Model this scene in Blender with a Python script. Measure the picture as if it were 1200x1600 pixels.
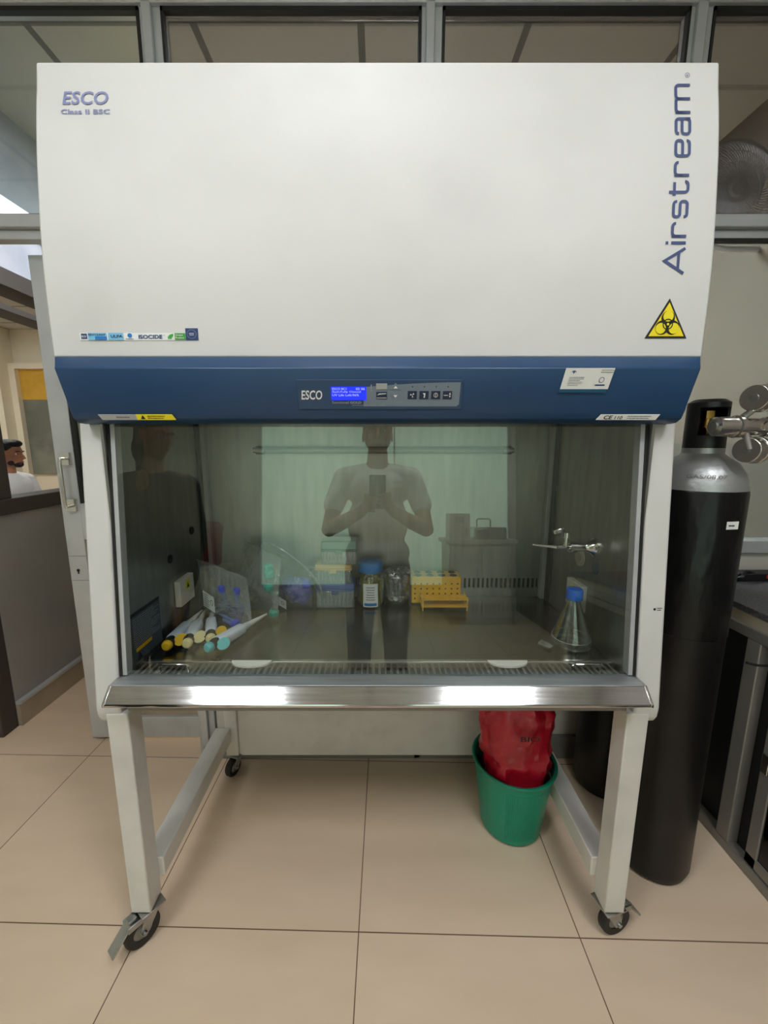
import bpy, bmesh, math, random
from mathutils import Vector, Matrix, noise, Euler
random.seed(7)
scn = bpy.context.scene
for o in list(bpy.data.objects): bpy.data.objects.remove(o)
COL = scn.collection
PI = math.pi

# ------------------------------------------------------------------ camera, world, exposure
cam_d = bpy.data.cameras.new('camera'); cam = bpy.data.objects.new('camera', cam_d); COL.objects.link(cam)
cam_d.sensor_fit = 'HORIZONTAL'; cam_d.sensor_width = 36.0; cam_d.lens = 36.0 * 625 / 1200; cam_d.clip_start = 0.01; cam_d.shift_x = 10/1200
TH, PS = math.radians(9.72), 0.0
Fv = Vector((math.sin(PS)*math.cos(TH), math.cos(PS)*math.cos(TH), -math.sin(TH)))
Rv = Vector((math.cos(PS), -math.sin(PS), 0)); Uv = Rv.cross(Fv)
m3 = Matrix((Rv, Uv, -Fv)).transposed()
cam.matrix_world = Matrix.Translation((0, 0, 1.32)) @ m3.to_4x4()
scn.camera = cam
world = bpy.data.worlds.new('world'); scn.world = world; world.use_nodes = True
world.node_tree.nodes['Background'].inputs[0].default_value = (0.75, 0.82, 0.9, 1)
world.node_tree.nodes['Background'].inputs[1].default_value = 0.25
scn.view_settings.view_transform = 'Standard'; scn.view_settings.look = 'None'
scn.view_settings.exposure = 0.1; scn.view_settings.gamma = 1.0
scn.view_settings.use_curve_mapping = False
scn.cycles.max_bounces = 10; scn.cycles.transparent_max_bounces = 24; scn.cycles.glossy_bounces = 6
scn.cycles.caustics_reflective = False; scn.cycles.caustics_refractive = False
scn.cycles.sample_clamp_indirect = 6.0
PANEL_POWER = 20.0      # ceiling light panels of this room
FAR_POWER = 15.0        # ceiling lights of the rooms beyond the partition
WINDOW_POWER = 1.0
MID_POWER = 105.0       # ceiling light of the closed room behind the dark panes    # daylight on the frosted window behind the photographer

# ------------------------------------------------------------------ materials
def lin(c):
    return tuple(((v/255)/12.92 if v/255 <= .04045 else ((v/255+.055)/1.055)**2.4) for v in c) + (1,)
def base(name):
    m = bpy.data.materials.new(name); m.use_nodes = True
    nt = m.node_tree; return m, nt, nt.nodes['Principled BSDF']
def mat(name, c, rough=.5, metal=0, c2=None, scale=8, bump=0, bscale=60, stretch=None, coat=0, spec=.5, lo=.4, hi=.65, sheen=0):
    m, nt, b = base(name)
    b.inputs['Base Color'].default_value = lin(c); b.inputs['Roughness'].default_value = rough
    b.inputs['Metallic'].default_value = metal; b.inputs['Coat Weight'].default_value = coat
    b.inputs['Specular IOR Level'].default_value = spec
    if c2 or bump:
        tc = nt.nodes.new('ShaderNodeTexCoord'); mp = nt.nodes.new('ShaderNodeMapping')
        nt.links.new(tc.outputs['Object'], mp.inputs[0])
        if stretch: mp.inputs['Scale'].default_value = stretch
    if c2:
        n = nt.nodes.new('ShaderNodeTexNoise'); n.inputs['Scale'].default_value = scale; n.inputs['Detail'].default_value = 6
        r = nt.nodes.new('ShaderNodeValToRGB'); r.color_ramp.elements[0].position = lo; r.color_ramp.elements[1].position = hi
        r.color_ramp.elements[0].color = lin(c); r.color_ramp.elements[1].color = lin(c2)
        nt.links.new(mp.outputs[0], n.inputs[0]); nt.links.new(n.outputs[0], r.inputs[0]); nt.links.new(r.outputs[0], b.inputs['Base Color'])
    if bump:
        n2 = nt.nodes.new('ShaderNodeTexNoise'); n2.inputs['Scale'].default_value = bscale; n2.inputs['Detail'].default_value = 3
        bp = nt.nodes.new('ShaderNodeBump'); bp.inputs['Strength'].default_value = bump; bp.inputs['Distance'].default_value = .01
        nt.links.new(mp.outputs[0], n2.inputs[0]); nt.links.new(n2.outputs[0], bp.inputs['Height']); nt.links.new(bp.outputs[0], b.inputs['Normal'])
    return m
def emis(name, c, s):
    m, nt, b = base(name); b.inputs['Base Color'].default_value = lin(c)
    b.inputs['Emission Color'].default_value = lin(c); b.inputs['Emission Strength'].default_value = s
    return m
def film(name, tint, refl, rough=.03, edge=.35, body=None, bodymix=0, bump=0, bscale=30, gtint=(255, 255, 255), fm=.25):
    """see-through sheet: transmitted tint, reflection refl facing, more at grazing angles"""
    m = bpy.data.materials.new(name); m.use_nodes = True; nt = m.node_tree; nt.nodes.clear()
    out = nt.nodes.new('ShaderNodeOutputMaterial'); tr = nt.nodes.new('ShaderNodeBsdfTransparent'); tr.inputs[0].default_value = lin(tint)
    gl = nt.nodes.new('ShaderNodeBsdfGlossy'); gl.inputs['Roughness'].default_value = rough; gl.inputs['Color'].default_value = lin(gtint)
    lw = nt.nodes.new('ShaderNodeLayerWeight'); lw.inputs[0].default_value = edge
    mr = nt.nodes.new('ShaderNodeMapRange'); mr.inputs['To Min'].default_value = refl; mr.inputs['To Max'].default_value = min(1, refl+.6)
    nt.links.new(lw.outputs['Facing'], mr.inputs['Value'])
    mr.inputs['From Min'].default_value = fm
    mx = nt.nodes.new('ShaderNodeMixShader'); nt.links.new(mr.outputs[0], mx.inputs[0])
    src = tr
    if body:
        df = nt.nodes.new('ShaderNodeBsdfDiffuse'); df.inputs[0].default_value = lin(body)
        m2 = nt.nodes.new('ShaderNodeMixShader'); m2.inputs[0].default_value = bodymix
        nt.links.new(tr.outputs[0], m2.inputs[1]); nt.links.new(df.outputs[0], m2.inputs[2]); src = m2
    nt.links.new(src.outputs[0], mx.inputs[1]); nt.links.new(gl.outputs[0], mx.inputs[2]); nt.links.new(mx.outputs[0], out.inputs[0])
    if bump:
        tc = nt.nodes.new('ShaderNodeTexCoord'); n2 = nt.nodes.new('ShaderNodeTexNoise'); n2.inputs['Scale'].default_value = bscale
        bp = nt.nodes.new('ShaderNodeBump'); bp.inputs['Strength'].default_value = bump; bp.inputs['Distance'].default_value = .01
        nt.links.new(tc.outputs['Object'], n2.inputs[0]); nt.links.new(n2.outputs[0], bp.inputs['Height'])
        nt.links.new(bp.outputs[0], gl.inputs['Normal'])
    return m
def steel(name, c=(175, 172, 166), rough=.3, stretch=(1, 60, 60), amt=.1):
    m, nt, b = base(name); b.inputs['Metallic'].default_value = 1; b.inputs['Roughness'].default_value = rough
    tc = nt.nodes.new('ShaderNodeTexCoord'); mp = nt.nodes.new('ShaderNodeMapping'); mp.inputs['Scale'].default_value = stretch
    n = nt.nodes.new('ShaderNodeTexNoise'); n.inputs['Scale'].default_value = 6; n.inputs['Detail'].default_value = 5
    nt.links.new(tc.outputs['Object'], mp.inputs[0]); nt.links.new(mp.outputs[0], n.inputs[0])
    r = nt.nodes.new('ShaderNodeValToRGB'); r.color_ramp.elements[0].position = .3; r.color_ramp.elements[1].position = .7
    r.color_ramp.elements[0].color = lin(tuple(v*.9 for v in c)); r.color_ramp.elements[1].color = lin(c)
    nt.links.new(n.outputs[0], r.inputs[0]); nt.links.new(r.outputs[0], b.inputs['Base Color'])
    mr = nt.nodes.new('ShaderNodeMapRange'); mr.inputs['To Min'].default_value = rough-amt; mr.inputs['To Max'].default_value = rough+amt
    nt.links.new(n.outputs[0], mr.inputs['Value']); nt.links.new(mr.outputs[0], b.inputs['Roughness'])
    return m
def tile_mat():
    m, nt, b = base('floor_tiles')
    tc = nt.nodes.new('ShaderNodeTexCoord'); mp = nt.nodes.new('ShaderNodeMapping')
    mp.inputs['Rotation'].default_value = (0, 0, math.radians(1.3)); mp.inputs['Location'].default_value = (.052+.02, -.885+.0, 0)
    br = nt.nodes.new('ShaderNodeTexBrick'); br.offset = 0; br.squash = 1
    br.inputs['Scale'].default_value = 1; br.inputs['Mortar Size'].default_value = .0016; br.inputs['Mortar Smooth'].default_value = .1
    br.inputs['Brick Width'].default_value = .6; br.inputs['Row Height'].default_value = .6
    br.inputs['Color1'].default_value = lin((232, 208, 182)); br.inputs['Color2'].default_value = lin((228, 203, 177)); br.inputs['Mortar'].default_value = lin((120, 92, 72))
    n = nt.nodes.new('ShaderNodeTexNoise'); n.inputs['Scale'].default_value = 3.5; n.inputs['Detail'].default_value = 8
    mp2 = nt.nodes.new('ShaderNodeMapping'); mp2.inputs['Scale'].default_value = (.6, 2.2, 1); mp2.inputs['Rotation'].default_value = (0, 0, .5)
    mx = nt.nodes.new('ShaderNodeMix'); mx.data_type = 'RGBA'; mx.blend_type = 'MULTIPLY'; mx.inputs[0].default_value = 1
    r = nt.nodes.new('ShaderNodeValToRGB'); r.color_ramp.elements[0].position = .3; r.color_ramp.elements[0].color = (.93, .92, .90, 1); r.color_ramp.elements[1].position = .6; r.color_ramp.elements[1].color = (1, 1, 1, 1)
    L = nt.links
    L.new(tc.outputs['Object'], mp.inputs[0]); L.new(mp.outputs[0], br.inputs[0]); L.new(tc.outputs['Object'], mp2.inputs[0]); L.new(mp2.outputs[0], n.inputs[0])
    L.new(n.outputs[0], r.inputs[0]); L.new(br.outputs[0], mx.inputs[6]); L.new(r.outputs[0], mx.inputs[7]); L.new(mx.outputs[2], b.inputs['Base Color'])
    b.inputs['Roughness'].default_value = .32; b.inputs['Specular IOR Level'].default_value = .4
    return m
def ceiling_mat(name, c, line, size=.6, ox=0, oy=0, mort=.012):
    m, nt, b = base(name)
    tc = nt.nodes.new('ShaderNodeTexCoord'); mp = nt.nodes.new('ShaderNodeMapping'); mp.inputs['Location'].default_value = (ox, oy, 0)
    br = nt.nodes.new('ShaderNodeTexBrick'); br.offset = 0
    br.inputs['Scale'].default_value = 1; br.inputs['Mortar Size'].default_value = mort; br.inputs['Brick Width'].default_value = size; br.inputs['Row Height'].default_value = size
    br.inputs['Color1'].default_value = lin(c); br.inputs['Color2'].default_value = lin(c); br.inputs['Mortar'].default_value = lin(line)
    nt.links.new(tc.outputs['Object'], mp.inputs[0]); nt.links.new(mp.outputs[0], br.inputs[0]); nt.links.new(br.outputs[0], b.inputs['Base Color'])
    b.inputs['Roughness'].default_value = .9
    return m
M = dict(
    enamel=mat('white_enamel', (212, 211, 208), .5, c2=(204, 203, 200), scale=5, lo=.45, hi=.8),
    standenamel=mat('stand_enamel', (218, 216, 210), .45, c2=(200, 198, 192), scale=9, lo=.45, hi=.8),
    blue=mat('blue_plastic', (32, 67, 104), .36, c2=(29, 62, 98), scale=3),
    lettering=mat('violet_lettering', (128, 134, 176), .5), navy=mat('navy_lettering', (62, 76, 122), .5),
    white=mat('white_plastic', (236, 236, 232), .4), black=mat('black_plastic', (18, 18, 20), .4), rubber=mat('black_rubber', (38, 36, 34), .6),
    yellow=mat('hazard_yellow', (240, 222, 30), .5), ink=mat('black_ink', (24, 24, 26), .6), greyink=mat('grey_ink', (110, 118, 125), .6),
    paper=mat('paper', (232, 234, 230), .6), paleblue=mat('pale_blue_print', (120, 190, 225), .5), midblue=mat('mid_blue_print', (30, 120, 200), .5),
    green=mat('green_print', (60, 160, 60), .5), darkblue=mat('dark_blue_print', (34, 60, 112), .4), cardblue=mat('card_blue', (24, 84, 120), .5),
    panelgrey=mat('panel_grey', (120, 134, 146), .4), panelblue=mat('panel_blue', (44, 74, 106), .4), buttonblue=mat('button_blue', (26, 48, 76), .35),
    silver=mat('silver_print', (170, 172, 172), .4), lcd=emis('lcd_screen', (20, 40, 230), 1.1), lcdtext=emis('lcd_text', (170, 180, 255), .8),
    steel=steel('brushed_steel', (205, 205, 204), .17, (1, 20, 20), .03), tray=steel('work_tray_steel', (112, 113, 114), .24, (6, 2, 6), .05),
    armsteel=steel('armrest_steel', (205, 205, 206), .10, (1, 30, 30), .03),
    satinsteel=steel('satin_steel', (205, 207, 212), .5, (1, 30, 30), .05),
    wallsteel=steel('wall_steel', (176, 176, 172), .36, (7, 7, 1), .03), darksteel=steel('grille_steel', (205, 202, 196), .32, (5, 1, 5), .05),
    galv=mat('zinc_plate', (176, 178, 176), .35, 1, c2=(150, 152, 152), scale=20), chrome=mat('chrome', (225, 225, 225), .1, 1),
    brass=mat('brass', (190, 150, 80), .3, 1), nickel=mat('nickel', (205, 202, 196), .18, 1),
    alu=mat('anodised_aluminium', (196, 198, 200), .42, .3, c2=(184, 186, 188), scale=6), aludark=mat('dark_aluminium', (140, 136, 130), .42, .35),
    gasket=mat('gasket_black', (22, 22, 22), .6),
    sash=film('sash_glass', (244, 247, 243), .13, .0, .3, gtint=(228, 242, 230), fm=.5), pane=film('tinted_pane', (200, 200, 198), .22, .0, .3), clearpane=film('clear_pane', (225, 230, 226), .05, .0, .3),
    labglass=film('lab_glass', (236, 240, 238), .11, .02, .7), bag=film('bag_film', (226, 232, 230), .14, .14, .45, (215, 222, 222), .20, .9, 40),
    clearplastic=film('clear_plastic', (215, 222, 222), .10, .12, .5, (190, 200, 202), .30), tubeplastic=film('tube_plastic', (190, 205, 225), .12, .12, .5, (120, 150, 220), .75),
    cabglass=film('cabinet_door_glass', (70, 82, 70), .06, .05, .3),
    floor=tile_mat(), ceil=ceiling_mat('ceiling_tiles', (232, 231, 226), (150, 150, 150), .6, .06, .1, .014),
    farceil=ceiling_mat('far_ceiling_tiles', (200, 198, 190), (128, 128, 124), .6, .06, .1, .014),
    wall=mat('painted_wall', (214, 216, 206), .7, c2=(206, 208, 198), scale=3), cream=mat('cream_wall', (246, 237, 212), .7, c2=(240, 230, 204), scale=3),
    greywall=mat('grey_laminate', (150, 147, 145), .45, c2=(143, 140, 138), scale=3), skirt=mat('beige_skirting', (168, 152, 132), .5, c2=(158, 143, 124), scale=8),
    beam=mat('brown_grey_beam', (62, 56, 52), .5), bluewhite=mat('blue_white_wall', (196, 202, 216), .6, c2=(176, 184, 200), scale=6),
    olivewall=mat('olive_wall', (132, 124, 116), .7, c2=(125, 118, 110), scale=2), wainscot=mat('dark_wainscot', (108, 106, 103), .4),
    bucket=mat('green_plastic', (0, 142, 112), .38, c2=(0, 134, 104), scale=6), redbag=mat('red_bag', (196, 24, 48), .3, c2=(176, 16, 38), scale=14, bump=.5, bscale=22, coat=.2),
    silverpaint=mat('silver_paint', (176, 178, 180), .38, .7, bump=.15, bscale=70), wrap=mat('black_wrap', (6, 6, 7), .3, c2=(14, 14, 15), scale=7, bump=.8, bscale=14, stretch=(1, 1, .35), spec=.35),
    cylblack=mat('black_cylinder_paint', (12, 10, 10), .42, c2=(26, 22, 21), scale=10, lo=.5, hi=.8, spec=.4),
    counter=mat('black_granite', (66, 65, 68), .5, c2=(92, 91, 94), scale=140, lo=.45, hi=.6), beige=mat('beige_edge', (176, 166, 146), .5),
    pipbody=mat('pipette_blue_grey', (214, 226, 240), .35), pipyellow=mat('pipette_yellow', (232, 186, 30), .4), pipcream=mat('pipette_cream', (226, 214, 160), .4), pipteal=mat('pipette_teal', (90, 190, 196), .4),
    capblue=mat('cap_blue', (20, 100, 205), .38), tubeblue=mat('tube_cap_blue', (30, 62, 205), .4), teal=mat('cap_teal', (20, 165, 145), .4), glove=mat('violet_blue_plastic', (50, 60, 205), .45, c2=(96, 104, 220), scale=30),
    rackyellow=mat('rack_yellow', (226, 176, 14), .4), hole=mat('dark_hole', (40, 28, 8), .7), lidgreen=mat('lid_green', (70, 150, 130), .35), lidcream=mat('lid_cream', (218, 186, 124), .4), lidblue=mat('lid_blue', (70, 96, 160), .4),
    jarlid=mat('jar_lid_blue', (54, 130, 200), .4), pellets=mat('yellow_caps', (214, 202, 84), .5), tipwhite=mat('frosted_tips', (196, 202, 206), .4),
    portwhite=mat('cream_plastic', (222, 220, 206), .4), notice=mat('notice_print', (70, 82, 92), .5), skin=mat('skin', (176, 122, 92), .5, c2=(164, 110, 82), scale=20), lips=mat('lips', (150, 84, 72), .5),
    hair=mat('black_hair', (22, 19, 18), .5, bump=.6, bscale=90), shirt=mat('white_cotton', (242, 242, 240), .85, bump=.3, bscale=16), olive=mat('olive_shirt', (44, 46, 38), .85, bump=.3, bscale=14), trousers=mat('dark_trousers', (40, 42, 50), .85), paletrousers=mat('pale_trousers', (214, 211, 206), .85), shoe=mat('shoe_black', (28, 28, 30), .5), eye=mat('eye_white', (230, 228, 222), .3),
    phone=mat('phone_black', (26, 28, 32), .25), amber=mat('amber_panel', (224, 176, 60), .5, c2=(214, 164, 50), scale=10), greyglass=mat('grey_green_pane', (112, 116, 104), .25, c2=(140, 142, 128), scale=3),
    light=emis('ceiling_light_diffuser', (250, 252, 255), PANEL_POWER), farlight=emis('far_light_diffuser', (250, 252, 255), FAR_POWER), midlight=emis('mid_light_diffuser', (250, 252, 255), MID_POWER),
    addedlight=emis('added_light_diffuser', (250, 252, 255), PANEL_POWER*.35), dimlight=emis('dim_light_diffuser', (250, 252, 255), PANEL_POWER*.3),
    batten=emis('batten_diffuser', (240, 246, 255), 3.0), frosted=emis('frosted_window_pane', (204, 228, 212), WINDOW_POWER),
    boxgrey=mat('instrument_beige', (196, 190, 180), .5), benchwhite=mat('bench_white', (205, 200, 190), .5), fan=mat('fan_grey', (214, 214, 222), .4), pink=mat('pink_paper', (220, 70, 130), .6),
)
def mat_two(name, a, b_, thr_axis=None): return None

# ------------------------------------------------------------------ object helpers
OFF = {}
def tag(o, label=None, cat=None, group=None, kind=None):
    if label: o['label'] = label
    if cat: o['category'] = cat
    if group: o['group'] = group
    if kind: o['kind'] = kind
    return o
def thing(name, loc, label, cat, group=None):
    o = bpy.data.objects.new(name, None); COL.objects.link(o); o.location = loc; o.empty_display_size = .05
    OFF[o.name] = Vector(loc); return tag(o, label, cat, group)
class MB:
    def __init__(s): s.b = bmesh.new()
    def add(s, verts, faces):
        vs = [s.b.verts.new(v) for v in verts]
        for f in faces:
            try: s.b.faces.new([vs[i] for i in f])
            except ValueError: pass
        return s
    def box(s, x0, x1, y0, y1, z0, z1):
        v = [(x0,y0,z0),(x1,y0,z0),(x1,y1,z0),(x0,y1,z0),(x0,y0,z1),(x1,y0,z1),(x1,y1,z1),(x0,y1,z1)]
        return s.add(v, [(3,2,1,0),(4,5,6,7),(0,1,5,4),(1,2,6,5),(2,3,7,6),(3,0,4,7)])
    def prism(s, prof, x0, x1, axis='x'):
        """profile of (a,b) pairs extruded along an axis: x -> (y,z), z -> (x,y), y -> (x,z)"""
        n = len(prof)
        P = {'x': lambda t, a, b: (t, a, b), 'z': lambda t, a, b: (a, b, t), 'y': lambda t, a, b: (a, t, b)}[axis]
        v = [P(x0, *p) for p in prof] + [P(x1, *p) for p in prof]
        f = [tuple(range(n-1, -1, -1)), tuple(range(n, 2*n))] + [(i, (i+1) % n, n+(i+1) % n, n+i) for i in range(n)]
        return s.add(v, f)
    def cone(s, p0, p1, r0, r1=None, n=20, caps=True):
        r1 = r0 if r1 is None else r1
        p0, p1 = Vector(p0), Vector(p1); d = (p1-p0).normalized()
        a = d.orthogonal().normalized(); b = d.cross(a)
        v = []
        for p, r in ((p0, r0), (p1, r1)):
            for i in range(n):
                t = 2*PI*i/n; v.append(p + (a*math.cos(t)+b*math.sin(t))*r)
        f = [(i, (i+1) % n, n+(i+1) % n, n+i) for i in range(n)]
        if caps: f += [tuple(range(n-1, -1, -1)), tuple(range(n, 2*n))]
        return s.add(v, f)
    def tube(s, pts, r, n=10):
        pts = [Vector(p) for p in pts]; v = []; ref = None
        for i, p in enumerate(pts):
            d = ((pts[min(i+1, len(pts)-1)] - pts[max(i-1, 0)])).normalized()
            a = d.orthogonal().normalized() if ref is None else (ref - d*ref.dot(d)).normalized(); ref = a
            b = d.cross(a)
            rr = r[i] if isinstance(r, (list, tuple)) else r
            for k in range(n):
                t = 2*PI*k/n; v.append(p+(a*math.cos(t)+b*math.sin(t))*rr)
        f = []
        for i in range(len(pts)-1):
            for k in range(n):
                f.append((i*n+k, i*n+(k+1) % n, (i+1)*n+(k+1) % n, (i+1)*n+k))
        f += [tuple(range(n-1, -1, -1)), tuple(range((len(pts)-1)*n, len(pts)*n))]
        return s.add(v, f)
    def lathe(s, prof, c=(0, 0, 0), n=32, axis='z', close=False):
        """prof: (r, h) pairs"""
        v = []; c = Vector(c)
        for r, h in prof:
            for k in range(n):
                t = 2*PI*k/n; x, y = r*math.cos(t), r*math.sin(t)
                v.append(c + Vector({'z': (x, y, h), 'y': (x, h, y), 'x': (h, x, y)}[axis]))
        f = []; m = len(prof)
        for i in range(m-1 if not close else m):
            j = (i+1) % m
            for k in range(n): f.append((i*n+k, i*n+(k+1) % n, j*n+(k+1) % n, j*n+k))
        if not close:
            if prof[0][0] > 1e-6: f.append(tuple(range(n-1, -1, -1)))
            if prof[-1][0] > 1e-6: f.append(tuple(range((m-1)*n, m*n)))
        s.add(v, f); bmesh.ops.remove_doubles(s.b, verts=s.b.verts, dist=1e-6); return s
    def ball(s, c, r, seg=20, rot=None):
        r = (r, r, r) if not isinstance(r, (list, tuple)) else r
        mt = Matrix.Translation(c) @ (rot.to_matrix().to_4x4() if rot else Matrix()) @ Matrix.Diagonal((*r, 1))
        bmesh.ops.create_uvsphere(s.b, u_segments=seg, v_segments=seg//2, radius=1, matrix=mt); return s
    def xf(s, mtx):
        bmesh.ops.transform(s.b, matrix=mtx, verts=s.b.verts); return s
    def build(s, name, m, parent=None, bevel=0, smooth=None, local=False, seg=2, recalc=True):
        if recalc: bmesh.ops.recalc_face_normals(s.b, faces=s.b.faces)
        off = Vector((0, 0, 0))
        if parent is not None and not local:
            off = OFF[parent.name]; bmesh.ops.translate(s.b, vec=-off, verts=s.b.verts)
        me = bpy.data.meshes.new(name); s.b.to_mesh(me); s.b.free()
        o = bpy.data.objects.new(name, me); COL.objects.link(o)
        if m: me.materials.append(m)
        if parent is not None: o.parent = parent
        OFF[o.name] = off
        if bevel:
            md = o.modifiers.new('bevel', 'BEVEL'); md.width = bevel; md.segments = seg; md.limit_method = 'ANGLE'; md.angle_limit = math.radians(35)
        if smooth is None or smooth:
            for p in me.polygons: p.use_smooth = True
            try: me.set_sharp_from_angle(angle=math.radians(38))
            except Exception: pass
        return o
def struct(name, mb, m, **k):
    o = mb.build(name, m, **k)
    if k.get('parent') is None: o['kind'] = 'structure'
    return o
def copy_tree(o, parent=None):
    c = o.copy(); COL.objects.link(c)
    if parent: c.parent = parent
    for ch in list(o.children): copy_tree(ch, c)
    return c
def text_verts(s, bold=0.0):
    cu = bpy.data.curves.new('t', 'FONT'); cu.body = s; cu.offset = bold; cu.resolution_u = 3
    ob = bpy.data.objects.new('t', cu); COL.objects.link(ob)
    bpy.context.view_layer.update()
    dg = bpy.context.evaluated_depsgraph_get()
    me = bpy.data.meshes.new_from_object(ob.evaluated_get(dg)); bpy.data.objects.remove(ob)
    vs = [(v.co.x, v.co.y) for v in me.vertices]; fs = [tuple(p.vertices) for p in me.polygons]
    bpy.data.meshes.remove(me)
    return vs, fs
def text(s, x0, z0, w, h, surf, m, parent, name='lettering', shear=0, bold=0, rot90=False, tilt=0, into=None):
    """lettering fitted to a box w x h whose lower left corner is (x0,z0); surf(x,z) gives the world point"""
    vs, fs = text_verts(s, bold)
    if not vs: return
    ax = min(v[0] for v in vs); bx_ = max(v[0] for v in vs); ay = min(v[1] for v in vs); by = max(v[1] for v in vs)
    out = []
    for x, y in vs:
        u = (x-ax)/(bx_-ax); q = (y-ay)/(by-ay); u2 = u*w + shear*q*h; q2 = q*h
        if rot90: u2, q2 = -q*h, u*w
        if tilt: u2, q2 = u2*math.cos(tilt)-q2*math.sin(tilt), u2*math.sin(tilt)+q2*math.cos(tilt)
        out.append(surf(x0+u2, z0+q2))
    mb = into or MB(); mb.add(out, fs)
    if into is None: return mb.build(name, m, parent, smooth=False, recalc=False)
def flat(poly, surf, mb=None):
    mb = mb or MB(); mb.add([surf(*p) for p in poly], [tuple(range(len(poly)))]); return mb
def slab(x0, x1, z0, z1, surf, surf_back=None, mb=None, n=1):
    """thin plate lying on a surface; n cuts along z so that it follows a curve"""
    mb = mb or MB()
    for i in range(n):
        a = z0+(z1-z0)*i/n; b = z0+(z1-z0)*(i+1)/n
        v = [surf(x0, a), surf(x1, a), surf(x1, b), surf(x0, b)]
        sb = surf_back or (lambda x, z: Vector(surf(x, z))+Vector((0, .0012, 0)))
        v += [sb(x0, a), sb(x1, a), sb(x1, b), sb(x0, b)]
        mb.add(v, [(0,1,2,3),(7,6,5,4),(0,4,5,1),(1,5,6,2),(2,6,7,3),(3,7,4,0)])
    return mb
def circle(cx, cz, r, n=32, a0=0, a1=2*PI):
    return [(cx+r*math.cos(a0+(a1-a0)*i/n), cz+r*math.sin(a0+(a1-a0)*i/n)) for i in range(n)]
def lines(x0, x1, z0, z1, surf, m, parent, rows=5, name='small_print', seed=1, fill=.35, center=False):
    """rows of print too small to read, as broken thin bars"""
    rnd = random.Random(seed); mb = MB(); dz = (z1-z0)/rows
    for i in range(rows):
        z = z1-dz*(i+.7); x = x0; xe = x1-(x1-x0)*rnd.random()*.35
        if center: k = (x1-xe)/2; x = x0+k; xe = x1-k
        while x < xe:
            w = min((x1-x0)*(.05+.12*rnd.random()), xe-x)
            flat([(x, z), (x+w, z), (x+w, z+dz*fill), (x, z+dz*fill)], surf, mb); x += w+(x1-x0)*.015
    return mb.build(name, m, parent, smooth=False, recalc=False)

# ------------------------------------------------------------------ the setting
H = 2.80
struct('floor', MB().box(-5.6, 2.4, -3.2, 5.8, -.05, 0), M['floor'])
struct('ceiling', MB().box(-2.6, 1.78, -3.2, 1.5, H, H+.05), M['ceil'])
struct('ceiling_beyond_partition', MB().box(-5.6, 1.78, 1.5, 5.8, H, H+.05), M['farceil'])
struct('wall_back', MB().box(-2.6, -1.45, -3.2, -3.1, 0, H).box(1.62, 1.8, -3.2, -3.1, 0, H).box(-1.45, 1.62, -3.2, -3.1, 0, .30).box(-1.45, 1.62, -3.2, -3.1, 2.45, H), M['wall'])
struct('wall_left', MB().box(-2.7, -2.6, -3.2, 1.56, 0, H).box(-2.6, -1.80, 1.5, 1.58, 0, H), M['wall'])
struct('wall_right', MB().box(1.70, 1.80, -3.2, 5.8, 0, H), M['olivewall'])
struct('wall_far', MB().box(-5.6, 1.8, 5.6, 5.75, 0, H), M['cream'])
struct('wall_far_left', MB().box(-5.7, -5.6, 1.5, 5.8, 0, H), M['cream'])
struct('wall_behind_partition', MB().box(-1.17, 1.70, 3.6, 3.68, 0, H), M['olivewall'])
struct('wall_light_stop', MB().box(-1.17, -1.12, 1.66, 3.6, 0, 2.06), M['cream'])  # added unseen wall, keeps middle room light from leaking to the doorway
w1 = struct('window_1', MB().box(-1.45, 1.62, -3.15, -3.14, .30, 2.45), M['frosted'])
fr = MB()
for x in (-1.46, 1.60): fr.box(x, x+.03, -3.14, -3.09, .30, 2.45)
fr.box(.20, .215, -3.14, -3.12, .30, 2.45).box(-1.46, 1.63, -3.14, -3.09, .28, .31).box(-1.46, 1.63, -3.14, -3.09, 2.42, 2.46)
fr.build('window_frame', M['alu'], w1)
# low wall receding on the left, its ledge, skirting and the glazed opening above
struct('wall_low_left', MB().box(-1.80, -1.70, 1.70, 5.6, 0, 1.0), M['greywall'])
struct('trim_1', MB().box(-1.82, -1.685, 1.62, 5.6, 1.0, 1.07), M['beam'], bevel=.004)
struct('baseboard_left', MB().box(-1.70, -1.682, 1.70, 5.6, 0, .11), M['skirt'])
struct('trim_2', MB().box(-1.70, -1.676, 1.70, 5.6, .11, .125), M['alu'])
struct('wall_upper_left', MB().box(-1.80, -1.70, 1.62, 5.6, 2.10, H), M['bluewhite'])
struct('trim_3', MB().box(-1.82, -1.68, 1.56, 5.6, 2.02, 2.10), M['beam'], bevel=.004)
struct('trim_4', MB().box(-1.81, -1.69, 1.56, 5.6, 1.915, 1.945), M['beam'], bevel=.003)
struct('trim_5', MB().box(-1.80, -1.70, 1.62, 1.70, 0, 2.02), M['beam'], bevel=.003)
struct('trim_6', MB().box(-1.73, -1.70, 1.76, 1.845, 1.07, 2.02), M['beam'], bevel=.003)
# far wall window: amber sheet over grey pane, in a recess
w2 = struct('window_2', MB().box(-4.78, -3.6, 5.57, 5.6, .9, 1.90), M['greyglass'])
MB().box(-4.78, -3.6, 5.565, 5.6, 1.90, 2.29).build('amber_sheet', M['amber'], w2)['label'] = 'amber upper pane'
MB().box(-4.86, -4.78, 5.50, 5.6, .9, 2.29).box(-4.86, -3.6, 5.50, 5.6, 2.29, 2.36).build('window_frame', M['cream'], w2)
struct('wall_far_pier', MB().box(-5.6, -4.86, 5.35, 5.6, 0, H), M['cream'])
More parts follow.
